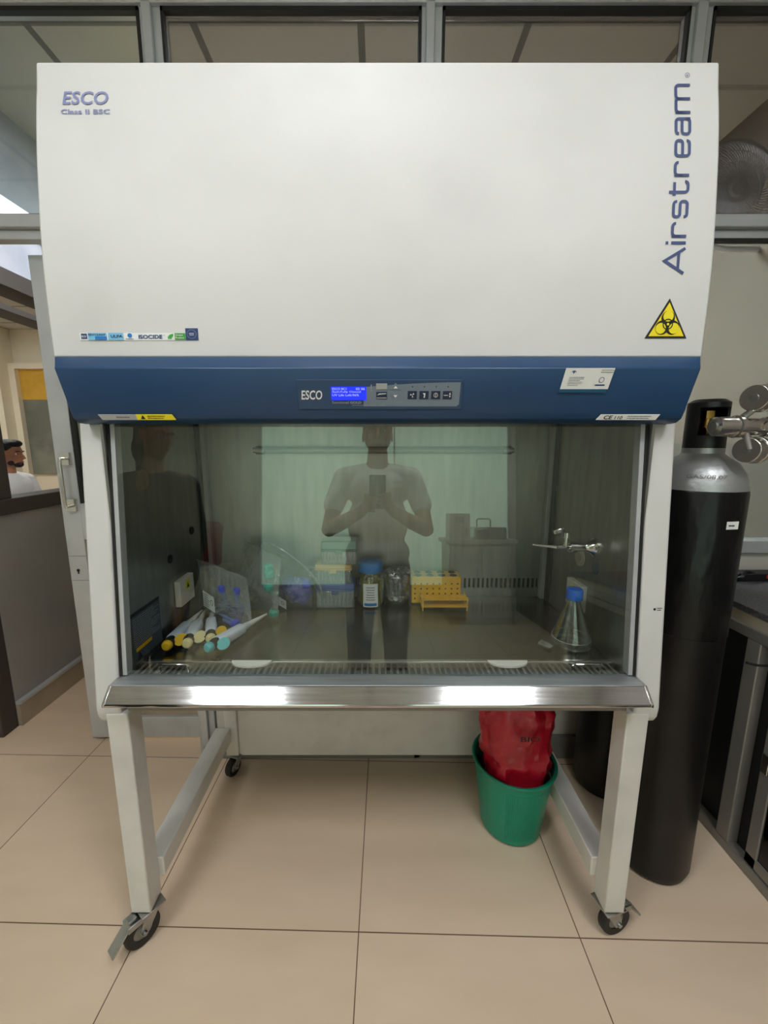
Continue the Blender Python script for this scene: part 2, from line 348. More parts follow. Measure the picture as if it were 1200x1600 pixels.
# partition of aluminium posts and panes
part_y0, part_y1 = 1.50, 1.56
def post(x0, x1, z0, z1, n):
    mb = MB().box(x0, x1, part_y0+.015, part_y1, z0, z1).box(x0+.014, x1-.026, part_y0, part_y0+.015, z0, z1)
    return struct('trim_%d' % n, mb, M['alu'], bevel=.003)
k = 7
for (a, b) in ((-.757, -.687), (.139, .207), (.992, 1.064)):
    post(a, b, 0, 2.70, k); k += 1
struct('trim_%d' % k, MB().box(-1.80, 1.70, part_y0, part_y1, 2.68, H).box(-1.8, 1.7, part_y0-.012, part_y0, 2.70, 2.76), M['alu'], bevel=.003); k += 1
struct('trim_%d' % k, MB().box(-1.80, 1.70, part_y0, part_y1, 2.045, 2.085).box(-1.80, 1.70, part_y0+.02, part_y1, 2.015, 2.045), M['alu'], bevel=.003); k += 1
gk = MB()
for (a, b) in ((-1.80, -.757), (-.687, .139), (.207, .992), (1.064, 1.70)):
    for (z0, z1) in ((2.085, 2.68),):
        gk.box(a, b, 1.512, 1.53, z1-.012, z1).box(a, b, 1.512, 1.53, z0, z0+.006).box(a, a+.008, 1.512, 1.53, z0, z1).box(b-.008, b, 1.512, 1.53, z0, z1)
    if a > -1: gk.box(a, b, 1.512, 1.53, 2.005, 2.015)
struct('trim_%d' % k, gk, M['gasket'], smooth=False); k += 1
n = 3
for (a, b) in ((-1.80, -.757), (-.687, .139), (.207, .992), (1.064, 1.70)):
    struct('window_%d' % n, MB().box(a, b, 1.532, 1.537, 2.085, 2.68), M['clearpane'] if a < -1.5 else M['pane']); n += 1
struct('window_%d' % n, MB().box(1.064, 1.70, 1.532, 1.537, .95, 2.015), M['clearpane']); n += 1
struct('wall_partition_infill', MB().box(-.680, 1.70, 1.52, 1.55, .10, .90), M['benchwhite'])
struct('wall_partition_middle', MB().box(-.680, 1.012, 1.52, 1.55, .90, 2.015), M['wall'])
struct('baseboard_partition', MB().box(-.680, 1.70, 1.50, 1.56, 0, .10), M['aludark'])
struct('trim_%d' % k, MB().box(1.064, 1.70, part_y0, part_y1, .90, .95), M['alu'], bevel=.003); k += 1
struct('wall_wainscot_right', MB().box(1.685, 1.70, 1.56, 3.6, 0, 1.32), M['wainscot'])
# foot bracket of the left post
MBk = MB().box(-.735, -.69, 1.46, 1.50, 0, .006).box(-.735, -.69, 1.494, 1.50, 0, .06).cone((-.713, 1.478, .006), (-.713, 1.478, .012), .007)
struct('trim_%d' % k, MBk, M['galv'], bevel=.001); k += 1
# door of the doorway left of the cabinet
d1 = struct('door_1', MB().box(-1.28, -1.205, 1.60, 1.64, .02, 2.0).box(-.72, -.66, 1.60, 1.64, .02, 2.0)
            .box(-1.205, -.72, 1.60, 1.64, .02, .12).box(-1.205, -.72, 1.60, 1.64, .93, 1.08).box(-1.205, -.72, 1.60, 1.64, 1.93, 2.0), M['alu'], bevel=.002)
MB().box(-1.205, -.72, 1.617, 1.623, .12, .93).build('door_panel', M['skirt'], d1)
MB().box(-1.205, -.72, 1.617, 1.622, 1.08, 1.93).build('door_glass', M['clearpane'], d1)
MB().box(-1.205, -1.195, 1.605, 1.63, 1.08, 1.93).build('gasket', M['gasket'], d1)
MB().tube([(-1.232, 1.60, 1.262), (-1.232, 1.563, 1.262), (-1.232, 1.56, 1.24), (-1.232, 1.56, 1.09), (-1.232, 1.563, 1.072), (-1.232, 1.60, 1.072)], .0065).box(-1.250, -1.214, 1.588, 1.60, 1.235, 1.285).box(-1.250, -1.214, 1.588, 1.60, 1.05, 1.10).build('door_handle', M['nickel'], d1)
MB().cone((-1.245, 1.60, .80), (-1.245, 1.598, .80), .006).box(-1.2475, -1.2425, 1.598, 1.60, .785, .80).build('keyhole', M['ink'], d1)
MB().box(-1.28, -1.205, 1.5992, 1.60, .86, .862).box(-1.28, -1.205, 1.5992, 1.60, .755, .757).build('lock_seam', M['aludark'], d1)
# ceiling lights
def ceiling_light(x, y, label, grp, m, z=H):
    t = thing('ceiling_light', (x, y, z), label, 'ceiling light', grp)
    MB().box(x-.30, x+.30, y-.30, y-.285, z-.012, z).box(x-.30, x+.30, y+.285, y+.30, z-.012, z).box(x-.30, x-.285, y-.285, y+.285, z-.012, z).box(x+.285, x+.30, y-.285, y+.285, z-.012, z).build('frame', M['white'], t)
    MB().box(x-.285, x+.285, y-.285, y+.285, z-.006, z-.002).build('diffuser', m, t)
ceiling_light(-1.08, -.50, 'square white ceiling light panel above the woman in the dark shirt', None, M['light'])
ceiling_light(.86, -.50, 'square white ceiling light panel above the lab bench side of the room', None, M['light'])
ceiling_light(-1.02, -2.1, 'square white ceiling light panel near the frosted window, on the doorway side', None, M['dimlight'])
ceiling_light(.82, -2.1, 'square white ceiling light panel near the frosted window, above the bench with the water bath', None, M['dimlight'])
ceiling_light(-.1, .35, 'added square fill light panel overhead in front of the cabinet', None, M['addedlight'])  # added fill light, brightens the photographer from the front
ceiling_light(-3.9, 4.0, 'bright square ceiling light in the far room above the seated man', None, M['farlight'])
ceiling_light(-4.8, 3.2, 'bright square ceiling light in the far room near the amber window', None, M['farlight'])
ceiling_light(.1, 2.5, 'square ceiling light beyond the dark partition panes', None, M['midlight'])
t = thing('batten_light', (-1.70, 1.9, 2.36), 'long white tube light on the blue-white wall above the doorway', 'wall light')
MB().box(-1.70, -1.665, 1.64, 2.60, 2.31, 2.40).build('housing', M['white'], t)
MB().box(-1.665, -1.645, 1.66, 2.58, 2.32, 2.39).build('tube', M['batten'], t)

# ------------------------------------------------------------------ the cabinet
PROF = [(1.507, .868), (1.60, .868), (1.687, .870), (1.81, .882), (1.93, .897), (2.057, .923)]
def bodyY(z):
    if z <= PROF[0][0]: return PROF[0][1]
    for (a, ya), (b, yb) in zip(PROF, PROF[1:]):
        if z <= b: return ya+(yb-ya)*(z-a)/(b-a)
    return PROF[-1][1]
def spline(z):
    # smooth version of the profile
    return sum(bodyY(z+d) for d in (-.05, -.025, 0, .025, .05))/5
cab = thing('biosafety_cabinet', (0, 1.15, .70), 'large white biosafety cabinet with blue control band and tilted glass front', 'lab cabinet')
W = .67
prof = []
N = 22
for i in range(N+1):
    z = 1.495+(2.057-1.495)*i/N; prof.append((spline(z) if i < N else spline(z)+.001, z))
prof += [(1.46, 2.057), (1.46, 1.40), (.93, 1.40), (.90, 1.495)]
MB().prism(prof, -W, W).build('housing', M['enamel'], cab, bevel=.004)
body = lambda x, z: Vector((x, spline(z)-.0012, z))
body2 = lambda x, z: Vector((x, spline(z)-.0020, z))
body3 = lambda x, z: Vector((x, spline(z)-.0027, z))
# lower side panels: white shell outside, steel inside
def sideY(z): return .862+(z-.75)*.090
for s in (-1, 1):
    pr = [(sideY(1.372), 1.372)]
    pr += [(sideY(z), z) for z in (1.2, 1.0, .85, .74)] + [(.857, .700), (.860, .675), (.868, .660), (.882, .652), (.95, .648)]
    pr += [(1.46, .69), (1.46, 1.40), (.93, 1.40)]
    a, b = sorted((s*.612, s*W))
    MB().prism(pr, a, b).build('side_panel', M['enamel'], cab, bevel=.005)
# inner chamber
MB().box(-.612, -.606, .90, 1.44, .70, 1.40).build('inner_side_wall', M['wallsteel'], cab)
MB().box(.606, .612, .90, 1.44, .70, 1.40).build('inner_side_wall', M['wallsteel'], cab)
bw = MB().box(-.612, .612, 1.40, 1.41, .835, 1.40).box(-.612, .612, 1.40, 1.41, .70, .798)
xs = [-.60+.0165*i for i in range(74)]
for x in xs: bw.box(x, x+.0078, 1.40, 1.41, .798, .835)
bw.box(-.612, -.60, 1.40, 1.41, .798, .835).box(.60, .612, 1.40, 1.41, .798, .835)
bw.build('back_wall', M['wallsteel'], cab)
MB().box(-.612, .612, 1.43, 1.436, .70, 1.40).build('plenum_liner', M['gasket'], cab)
MB().box(-.612, .612, .93, 1.43, 1.392, 1.40).build('air_diffuser', M['wallsteel'], cab)
for s in (-1, 1):
    a, b = sorted((s*.606, s*.588))
    MB().box(a, b, 1.375, 1.40, .765, 1.392).build('corner_trim', M['alu'], cab, bevel=.002)
    a, b = sorted((s*.606, s*.600))
    MB().box(a, b, 1.345, 1.372, .765, 1.392).build('corner_seam', M['gasket'], cab)
# perforated strip near the glass on each inner side wall
for s in (-1, 1):
    mb = MB()
    for i in range(60):
        z = .80+i*.0096; y = sideY(z)+.032
        mb.cone((s*.6045, y, z), (s*.606, y, z), .0022, n=8)
    o = mb.build('air_slot_holes', M['ink'], cab, smooth=False)
# tray and grille
ZT = .765
MB().box(-.606, .606, .952, 1.40, ZT-.012, ZT).build('work_tray', M['tray'], cab, bevel=.003)
MB().box(-.606, .606, .952, .96, ZT, ZT+.002).build('tray_lip', M['steel'], cab)
g = MB().box(-.606, .606, .944, .952, ZT-.012, ZT).box(-.606, .606, .868, .884, ZT-.012, ZT)
x = -.598
while x < .598:
    g.cone((x+.003, .884, ZT-.0035), (x+.003, .944, ZT-.0035), .0033, n=10, caps=False); x += .0150
gr = g.build('front_grille', M['darksteel'], cab)
MB().box(-.606, .606, .868, .952, ZT-.06, ZT-.055).build('grille_trough', M['gasket'], cab)
for (x0, x1) in ((-.535, -.465), (.478, .548)):
    MB().tube([(x0, .905, ZT), (x0, .905, ZT+.016), (x0+.006, .905, ZT+.020), (x1-.006, .905, ZT+.020), (x1, .905, ZT+.016), (x1, .905, ZT)], .0022, 8).build('wire_handle', M['chrome'], cab)
# front armrest shelf
pr = [(.874, .779), (.862, .7785), (.8288, .7775), (.800, .749), (.800, .743), (.810, .736), (.874, .736)]
MB().prism(pr, -.606, .606).build('armrest', M['armsteel'], cab, bevel=.0015, seg=1, smooth=False)
MB().prism([(.872, .7800), (.8295, .7785), (.8288, .7772), (.872, .7785)], -.605, .605).build('armrest_top', M['satinsteel'], cab)
for s in (-1, 1):
    pe = [(.862, .7785), (.8288, .7775), (.800, .749), (.800, .742), (.830, .736), (.87, .740)]
    a, b = sorted((s*.606, s*.612)); MB().prism(pe, a, b).build('armrest_end_plate', M['steel'], cab, bevel=.001)
MB().box(-.60, .60, .868, .93, .685, .738).build('drain_pan_front', M['aludark'], cab, bevel=.002)
MB().box(-.60, .60, .93, 1.44, .69, .70).build('drain_pan', M['wallsteel'], cab)
# sash
def gy(z): return .905+(z-1.352)*.090+.012
gl = MB()
zz0, zz1 = .782, 1.40
gl.add([(-.600, gy(zz0), zz0), (.600, gy(zz0), zz0), (.600, gy(zz1), zz1), (-.600, gy(zz1), zz1)], [(0, 1, 2, 3)])
gl.build('sash_glass', M['sash'], cab, smooth=False)
for s in (-1, 1):
    for (w0, w1, mm, nm, dy) in ((.600, .606, M['gasket'], 'sash_seal', -.004), (.590, .600, M['alu'], 'sash_channel', -.002)):
        mb = MB(); a, b = sorted((s*w0, s*w1))
        mb.prism([(gy(zz0)+dy, zz0), (gy(zz1)+dy, zz1), (gy(zz1)+.02, zz1), (gy(zz0)+.02, zz0)], a, b); mb.build(nm, mm, cab)
# blue band
BW = .647
fp = [(.871, 1.4965), (.867, 1.4965), (.8385, 1.470), (.838, 1.467), (.866, 1.386), (.872, 1.372), (.885, 1.364), (.905, 1.362), (.94, 1.364), (.94, 1.4965)]
fas = MB().prism(fp, -BW, BW)
for v_ in fas.b.verts:
    if v_.co.z > 1.48: v_.co.x *= .667/.647
fas = fas.build('control_band', M['blue'], cab, bevel=.002, seg=2)
def bandY(z): return .838+(1.467-z)*(.028/.081)
def bz(z): return (z-1.423)*.98+1.4195
bn = lambda e: (lambda x, z: Vector((x*.966, bandY(bz(z))-e, bz(z)-e*.31)))
def bandslab(x0, x1, z0, z1, e0, e1, mb=None): return slab(x0, x1, z0, z1, bn(e1), bn(e0), mb)
# control panel: plate, grey field, screen, keys
cp = bandslab(-.171, .181, 1.394, 1.452, 0, .0018).build('control_panel', M['panelblue'], cab, bevel=.0008)
gp = [(.020, .1), (.020, .93)] 
fld = []
for i in range(9):
    u = i/8; fld.append((-.03+u*.205, 1.438+.009*math.sin(u*PI*.5)))
flat([(.170, 1.400), (.175, 1.404), (.175, 1.447)] + fld[::-1] + [(-.03, 1.400)], bn(.0022)).build('grey_field', M['panelgrey'], cap if False else cp, smooth=False)
bandslab(-.099, -.024, 1.4125, 1.4385, .0015, .003).build('screen', M['lcd'], cp)
mb = MB()
text('ESCO BC1', -.096, 1.4325, .030, .0042, bn(.0034), M['lcdtext'], cp, into=mb)
text('02 06', -.046, 1.4325, .019, .0042, bn(.0034), M['lcdtext'], cp, into=mb)
text('Sash:Fully Closed', -.096, 1.4265, .060, .0042, bn(.0034), M['lcdtext'], cp, into=mb)
text('UV Life Left:96%', -.096, 1.4205, .056, .0042, bn(.0034), M['lcdtext'], cp, into=mb)
mb.build('screen_text', M['lcdtext'], cp, smooth=False, recalc=False)
text('ESCO', -.163, 1.4135, .044, .018, bn(.0026), M['white'], cp, 'maker_lettering', shear=.12, bold=.018)
mb = MB(); text('Sentinel', -.098, 1.4055, .036, .0052, bn(.0026), M['silver'], cp, into=mb); text('GOLD', -.059, 1.4055, .024, .0045, bn(.0026), M['silver'], cp, bold=.03, into=mb)
text('MICROPROCESSOR CONTROL SYSTEM', -.055, 1.4010, .070, .0022, bn(.0026), M['silver'], cp, into=mb)
mb.build('panel_lettering', M['silver'], cp, smooth=False, recalc=False)
mb = MB(); text('!', -.0145, 1.4345, .0022, .0085, bn(.0026), M['silver'], cp, bold=.03, into=mb); flat([(-.0145, 1.4305), (-.0115, 1.4305), (-.013, 1.4325)], bn(.0026), mb)
mb.build('alarm_mark', M['silver'], cp, smooth=False, recalc=False)
bandslab(-.003, .020, 1.4335, 1.4445, .0015, .0032).build('menu_key', M['silver'], cp, bevel=.0004)
bandslab(-.003, .020, 1.4145, 1.4285, .0015, .0030).build('set_key', M['buttonblue'], cp, bevel=.0004)
mb = flat([(-.001, 1.422), (.003, 1.4255), (.018, 1.4262), (.018, 1.4248), (.004, 1.4238)], bn(.0034)); flat([(-.002, 1.4165), (.019, 1.4165), (.019, 1.4175), (-.002, 1.4175)], bn(.0034), mb)
mb.build('set_key_mark', M['white'], cp, smooth=False)
for (zc, d, nm) in ((1.4385, 1, 'up_key'), (1.4195, -1, 'down_key')):
    MB().add([bn(.003)(.026, zc-d*.0055), bn(.003)(.050, zc-d*.0055), bn(.003)(.038, zc+d*.0075), bn(.0012)(.026, zc-d*.0055), bn(.0012)(.050, zc-d*.0055), bn(.0012)(.038, zc+d*.0075)], [(0, 1, 2), (0, 3, 4, 1), (1, 4, 5, 2), (2, 5, 3, 0)]).build(nm, M['panelgrey'], cp, smooth=False)
    flat([(.0335, zc-d*.003), (.0425, zc-d*.003), (.038, zc+d*.002)], bn(.0034)).build('arrow_mark', M['white'], cp, smooth=False)
for i, x in enumerate((.064, .089, .114, .139)):
    kb = bandslab(x, x+.0195, 1.4145, 1.4305, .0015, .0032).build('function_key', M['buttonblue'], cp, bevel=.0004)
    cx, cz = x+.0098, 1.4225; mb = MB()
    if i == 0:
        for q in range(3):
            a = q*2*PI/3+.4; flat([(cx, cz), (cx+.0045*math.cos(a), cz+.0045*math.sin(a)), (cx+.005*math.cos(a+.7), cz+.005*math.sin(a+.7))], bn(.0036), mb)
    elif i == 1: flat([(cx-.003, cz+.004), (cx+.003, cz+.004), (cx+.002, cz-.005), (cx-.001, cz-.005), (cx, cz)], bn(.0036), mb)
    elif i == 2:
        for q in range(16):
            a, b = q*PI/8, (q+1)*PI/8
            flat([(cx+.0045*math.cos(a), cz+.0045*math.sin(a)), (cx+.0045*math.cos(b), cz+.0045*math.sin(b)), (cx+.0036*math.cos(b), cz+.0036*math.sin(b)), (cx+.0036*math.cos(a), cz+.0036*math.sin(a))], bn(.0036), mb)
        flat([(cx-.0005, cz-.003), (cx+.0005, cz-.003), (cx+.0005, cz+.003), (cx-.0005, cz+.003)], bn(.0036), mb)
    else:
        flat([(cx-.008, cz-.001), (cx+.001, cz-.001), (cx+.001, cz+.0003), (cx-.008, cz+.0003)], bn(.0036), mb); flat([(cx+.003, cz+.001), (cx+.007, cz+.001), (cx+.005, cz+.005)], bn(.0036), mb); flat([(cx+.003, cz-.001), (cx+.007, cz-.001), (cx+.005, cz-.005)], bn(.0036), mb)
    mb.build('key_symbol', M['white'], cp, smooth=False)
    flat(circle(x+.0098, 1.4385, .0014, 12), bn(.0026)).build('status_lamp', M['buttonblue'], cp, smooth=False)
# card taped on the band
cd = slab(.386, .487, 1.434, 1.4735, lambda x, z: bn(.0026)(x+(z-1.434)*.10, z), lambda x, z: bn(.0016)(x+(z-1.434)*.10, z)).build('business_card', M['paper'], cab)
sk = lambda e: (lambda x, z: bn(e)(x+(z-1.434)*.10, z))
slab(.384, .485, 1.4275, 1.434, sk(.0026), sk(.0016)).build('card_edge_strip', M['cardblue'], cd)
lines(.398, .432, 1.440, 1.458, sk(.0030), M['greyink'], cd, 6, seed=3, fill=.3); lines(.46, .488, 1.464, 1.472, sk(.0030), M['greyink'], cd, 2, seed=4, fill=.3)
mb = MB()
for q in range(20):
    a, b = q*PI/10, (q+1)*PI/10; flat([(.467+.0055*math.cos(a), 1.4515+.0055*math.sin(a)), (.467+.0055*math.cos(b), 1.4515+.0055*math.sin(b)), (.467+.0045*math.cos(b), 1.4515+.0045*math.sin(b)), (.467+.0045*math.cos(a), 1.4515+.0045*math.sin(a))], sk(.003), mb)
flat([(.457, 1.4405), (.477, 1.4405), (.477, 1.4430), (.457, 1.4430)], sk(.003), mb); mb.build('card_emblem', M['darkblue'], cd, smooth=False)
flat([(.398, 1.4655), (.401, 1.4685), (.404, 1.4692), (.407, 1.4685), (.410, 1.4655), (.406, 1.467), (.405, 1.4635), (.403, 1.4635), (.402, 1.467)], sk(.003)).build('card_logo', M['cardblue'], cd, smooth=False)
# labels on the lower lip of the band
lip = lambda e: (lambda x, z: Vector((x*.985, .866+(1.386-z)*.43-e, z-e*.4)))
def lipstrip(x0, x1, m_, nm, slant0=0, slant1=0):
    z0, z1 = 1.3705, 1.3815
    mb = MB(); f, bk = lip(.0035), lip(.002)
    q = [(x0+slant0, z0), (x1+slant1, z0), (x1, z1), (x0, z1)]
    mb.add([f(*p) for p in q]+[bk(*p) for p in q], [(0,1,2,3),(7,6,5,4),(0,4,5,1),(1,5,6,2),(2,6,7,3),(3,7,4,0)])
    return mb.build(nm, m_, cab)
l1 = lipstrip(-.598, -.517, M['silver'], 'lip_label', .006); lines(-.56, -.52, 1.3730, 1.3800, lip(.0042), M['greyink'], l1, 1, seed=6)
l2 = lipstrip(-.517, -.440, M['yellow'], 'lip_label', 0, .006); l2['label'] = 'yellow warning label'
mb = flat([(-.508, 1.3725), (-.498, 1.3725), (-.503, 1.3805)], lip(.0042)); mb.build('warning_mark', M['ink'], l2, smooth=False); lines(-.493, -.452, 1.3725, 1.3805, lip(.0042), M['ink'], l2, 2, seed=8)
l3 = lipstrip(.478, .604, M['paper'], 'lip_label', -.008, -.006)
mb = MB(); text('CE', .484, 1.3722, .018, .0075, lip(.0042), M['ink'], l3, into=mb, shear=.2, bold=.02); text('110', .508, 1.3722, .016, .0065, lip(.0042), M['ink'], l3, into=mb, shear=.2, bold=.02); mb.build('label_lettering', M['ink'], l3, smooth=False, recalc=False)
lines(.535, .595, 1.3722, 1.3802, lip(.0042), M['greyink'], l3, 2, seed=9)
# lettering on the housing
text('ESCO', -.616, 1.973, .088, .026, body, M['lettering'], cab, 'maker_lettering', shear=.12, bold=.018)
text('Class II BSC', -.619, 1.9545, .096, .0092, body, M['lettering'], cab, 'class_lettering', bold=.02)
AIR = [('A', 1.62, [[(0, 0), (.81, 1.36), (1.62, 0)], [(.30, .42), (1.32, .42)]], 0), ('i', .16, [[(.08, 0), (.08, 1)], [(.08, 1.20), (.08, 1.38)]], 0),
    ('r', .98, [[(.08, 0), (.08, 1)], [(.08, .45), (.08, .96), (.90, .96), (.90, .74)]], .26), ('s', 1.16, [[(1.06, .74), (1.06, .96), (.08, .96), (.08, .52), (1.08, .52), (1.08, .04), (.08, .04), (.08, .26)]], .22),
    ('t', .98, [[(.24, 1.32), (.24, .04), (.92, .04), (.92, .26)], [(0, .96), (.88, .96)]], .24), ('r', .98, [[(.08, 0), (.08, 1)], [(.08, .45), (.08, .96), (.90, .96), (.90, .74)]], .26),
    ('e', 1.16, [[(1.06, .24), (1.06, .04), (.08, .04), (.08, .96), (1.08, .96), (1.08, .5), (.08, .5)]], .24), ('a', 1.16, [[(.10, .76), (.10, .96), (1.08, .96), (1.08, 0)], [(1.08, .56), (.08, .56), (.08, .04), (1.08, .04), (1.08, .3)]], .22),
    ('m', 2.0, [[(.08, 0), (.08, 1)], [(.08, .5), (.08, .96), (1.0, .96), (1.0, 0)], [(1.0, .5), (1.0, .96), (1.92, .96), (1.92, 0)]], .24)]
def rounded(pts, r):
    out = [Vector(pts[0])]
    for i in range(1, len(pts)-1):
        p, a, b = Vector(pts[i]), Vector(pts[i-1]), Vector(pts[i+1])
        if r <= 0: out.append(p); continue
        ra = min(r, (a-p).length*.49 if 0 < i-1 else (a-p).length*.98); rb = min(r, (b-p).length*.49 if i+1 < len(pts)-1 else (b-p).length*.98)
        q0 = p+(a-p).normalized()*ra; q1 = p+(b-p).normalized()*rb
        for k3 in range(7):
            t = k3/6; out.append(q0*(1-t)**2+p*2*t*(1-t)+q1*t*t)
    return out+[Vector(pts[-1])]
am = MB(); pen = 0; SC = .0290; wd = .19
for ch, adv, paths, rr in AIR:
    for pth in paths:
        P_ = rounded(pth, rr); L_, R_s = [], []
        for i, p in enumerate(P_):
            d0 = (p-P_[i-1]).normalized() if i else (P_[1]-p).normalized(); d1 = (P_[i+1]-p).normalized() if i < len(P_)-1 else d0
            n0 = Vector((-d0.y, d0.x)); n1 = Vector((-d1.y, d1.x)); nn = (n0+n1).normalized(); kk = wd/2/max(.5, nn.dot(n0))
            L_.append(p+nn*kk); R_s.append(p-nn*kk)
        W2 = [body(.611-q.y*SC, 1.655+(pen+q.x)*SC) for q in L_+R_s]; n_ = len(P_)
        am.add(W2, [(i, i+1, n_+i+1, n_+i) for i in range(n_-1)])
    pen += adv+.27
am.build('model_lettering', M['navy'], cab, smooth=False, recalc=False)
mb = MB(); c0 = (.606, 2.030)
for q in range(24):
    a, b = q*PI/12, (q+1)*PI/12; flat([(c0[0]+.0048*math.cos(a), c0[1]+.0048*math.sin(a)), (c0[0]+.0048*math.cos(b), c0[1]+.0048*math.sin(b)), (c0[0]+.0040*math.cos(b), c0[1]+.0040*math.sin(b)), (c0[0]+.0040*math.cos(a), c0[1]+.0040*math.sin(a))], body, mb)
text('R', c0[0]+.0022, c0[1]-.0018, .0036, .0045, body, M['navy'], cab, rot90=True, into=mb)
mb.build('registered_mark', M['navy'], cab, smooth=False, recalc=False)
# biohazard triangle
bh = flat([(.546, 1.532), (.632, 1.532), (.589, 1.6085)], body).build('hazard_sign', M['ink'], cab, smooth=False)
flat([(.5530, 1.5360), (.6250, 1.5360), (.589, 1.6005)], body2).build('hazard_field', M['yellow'], bh, smooth=False)
mb = MB(); cx, cz = .589, 1.5585
hz = lambda x, z: Vector((x, spline(z)-.0027, z)); hz2 = lambda x, z: Vector((x, spline(z)-.0032, z)); hz3 = lambda x, z: Vector((x, spline(z)-.0037, z)); hz4 = lambda x, z: Vector((x, spline(z)-.0042, z))
for q in range(3):
    a = PI/2+q*2*PI/3; ox, oz = cx+.0122*math.cos(a), cz+.0122*math.sin(a); flat(circle(ox, oz, .0138, 32), hz, mb)
mb.build('hazard_symbol', M['ink'], bh, smooth=False)
mb = MB()
for q in range(3):
    a = PI/2+q*2*PI/3; ox, oz = cx+.0155*math.cos(a), cz+.0155*math.sin(a); flat(circle(ox, oz, .0104, 32), hz2, mb)
mb.build('hazard_symbol_gaps', M['yellow'], bh, smooth=False)
mb = MB()
for q in range(3):
    a = PI/2+q*2*PI/3
    for w_ in range(8):
        t0, t1 = a-.75+w_*.1875, a-.75+(w_+1)*.1875
        flat([(cx+.0106*math.cos(t0), cz+.0106*math.sin(t0)), (cx+.0106*math.cos(t1), cz+.0106*math.sin(t1)), (cx+.0084*math.cos(t1), cz+.0084*math.sin(t1)), (cx+.0084*math.cos(t0), cz+.0084*math.sin(t0))], hz3, mb)
mb.build('hazard_symbol_ring', M['ink'], bh, smooth=False)
flat(circle(cx, cz, .0024, 16), hz4).build('hazard_symbol_centre', M['yellow'], bh, smooth=False)
# strip of stickers
sxx = lambda x: -.609+(x+.606)*1.105
tb1 = lambda x, z: body(sxx(x), z)
tb2 = lambda x, z: body2(sxx(x), z)
tb3 = lambda x, z: body3(sxx(x), z)
ZS0, ZS1 = 1.5285, 1.5425
def stick(x0, x1, m_, nm, z0=ZS0, z1=ZS1):
    return slab(x0, x1, z0, z1, tb1, lambda x, z: Vector((sxx(x), spline(z), z))).build(nm, m_, cab)
st = stick(-.606, -.410, M['paper'], 'sticker_strip')
def onst(x0, x1, m_, nm, z0=ZS0, z1=ZS1, sf=None): return flat([(x0, z0), (x1, z0), (x1, z1), (x0, z1)], sf or tb2).build(nm, m_, st, smooth=False)
onst(-.603, -.592, M['darkblue'], 'sticker_logo', 1.531, 1.541); text('BSI', -.6015, 1.5335, .008, .004, tb3, M['white'], st)
onst(-.590, -.556, M['paleblue'], 'sticker_patch'); onst(-.577, -.556, M['midblue'], 'sticker_patch', 1.529, 1.5355, tb3)
text('EN12469', -.589, 1.5370, .031, .0038, tb3, M['darkblue'], st, bold=.02)
onst(-.553, -.525, M['paleblue'], 'sticker_patch'); text('ULPA', -.548, 1.5330, .022, .0055, tb3, M['darkblue'], st, bold=.02)
flat(circle(-.513, 1.5375, .0042, 20), tb2).build('sticker_globe', M['midblue'], st, smooth=False); lines(-.521, -.504, 1.529, 1.533, tb2, M['greyink'], st, 1, seed=11)
text('ISOCIDE', -.497, 1.5310, .044, .0078, tb2, M['darkblue'], st, bold=.03); text('TM', -.4515, 1.5370, .0035, .0015, tb2, M['darkblue'], st)
flat([(-.443, 1.531), (-.437, 1.531), (-.433, 1.536), (-.4325, 1.541), (-.439, 1.539), (-.443, 1.535)], tb2).build('sticker_leaf', M['green'], st, smooth=False)
onst(-.430, -.410, M['green'], 'sticker_patch', 1.529, 1.542); text('Green', -.4285, 1.5365, .014, .0035, tb3, M['white'], st); text('Product', -.4285, 1.5312, .016, .0036, tb3, M['white'], st)
sq = stick(-.410, -.387, M['darkblue'], 'seal_sticker', 1.5285, 1.5515)
mb = MB()
for q in range(24):
    a, b = q*PI/12, (q+1)*PI/12; flat([(-.3985+.0088*math.cos(a), 1.540+.0088*math.sin(a)), (-.3985+.0088*math.cos(b), 1.540+.0088*math.sin(b)), (-.3985+.008*math.cos(b), 1.540+.008*math.sin(b)), (-.3985+.008*math.cos(a), 1.540+.008*math.sin(a))], tb2, mb)
mb.build('seal_ring', M['panelgrey'], sq, smooth=False); lines(-.404, -.393, 1.537, 1.543, tb2, M['paper'], sq, 2, seed=12, center=True)
# mark on the right side panel
sp_ = lambda x, z: Vector((x, sideY(z)-.0008, z))
flat(circle(.644, .940, .0030, 16), sp_).build('marker_dot', M['ink'], cab, smooth=False); lines(.650, .662, .936, .945, sp_, M['ink'], cab, 2, name='marker_print', seed=14)
# inside fittings
def wallpart(s, nm, y0, y1, z0, z1, th, m_, bev=.002):
    a, b = sorted((s*.606, s*(.606-th))); return MB().box(a, b, y0, y1, z0, z1).build(nm, m_, cab, bevel=bev)
for s, (y0, y1, z0, z1) in ((-1, (1.135, 1.225, .835, .915)), (1, (1.10, 1.19, .832, .912))):
    sc = wallpart(s, 'socket_cover', y0, y1, z0, z1, .018, M['portwhite']); wl = lambda y, z, s=s: Vector((s*.5872, y, z))
    flat([(y0+.035, z0+.042), (y0+.06, z0+.042), (y0+.06, z0+.07), (y0+.035, z0+.07)], wl).build('warning_sticker', M['yellow'], sc, smooth=False)
    wl2 = lambda y, z, s=s: Vector((s*.5866, y, z)); flat([(y0+.040, z0+.047), (y0+.055, z0+.047), (y0+.0475, z0+.064)], wl2).build('warning_mark', M['ink'], sc, smooth=False)
for (y, z) in ((1.126, .988), (1.273, 1.041)):
    MB().cone((-.606, y, z), (-.603, y, z), .0125, n=24).build('port_plug', M['black'], cab)
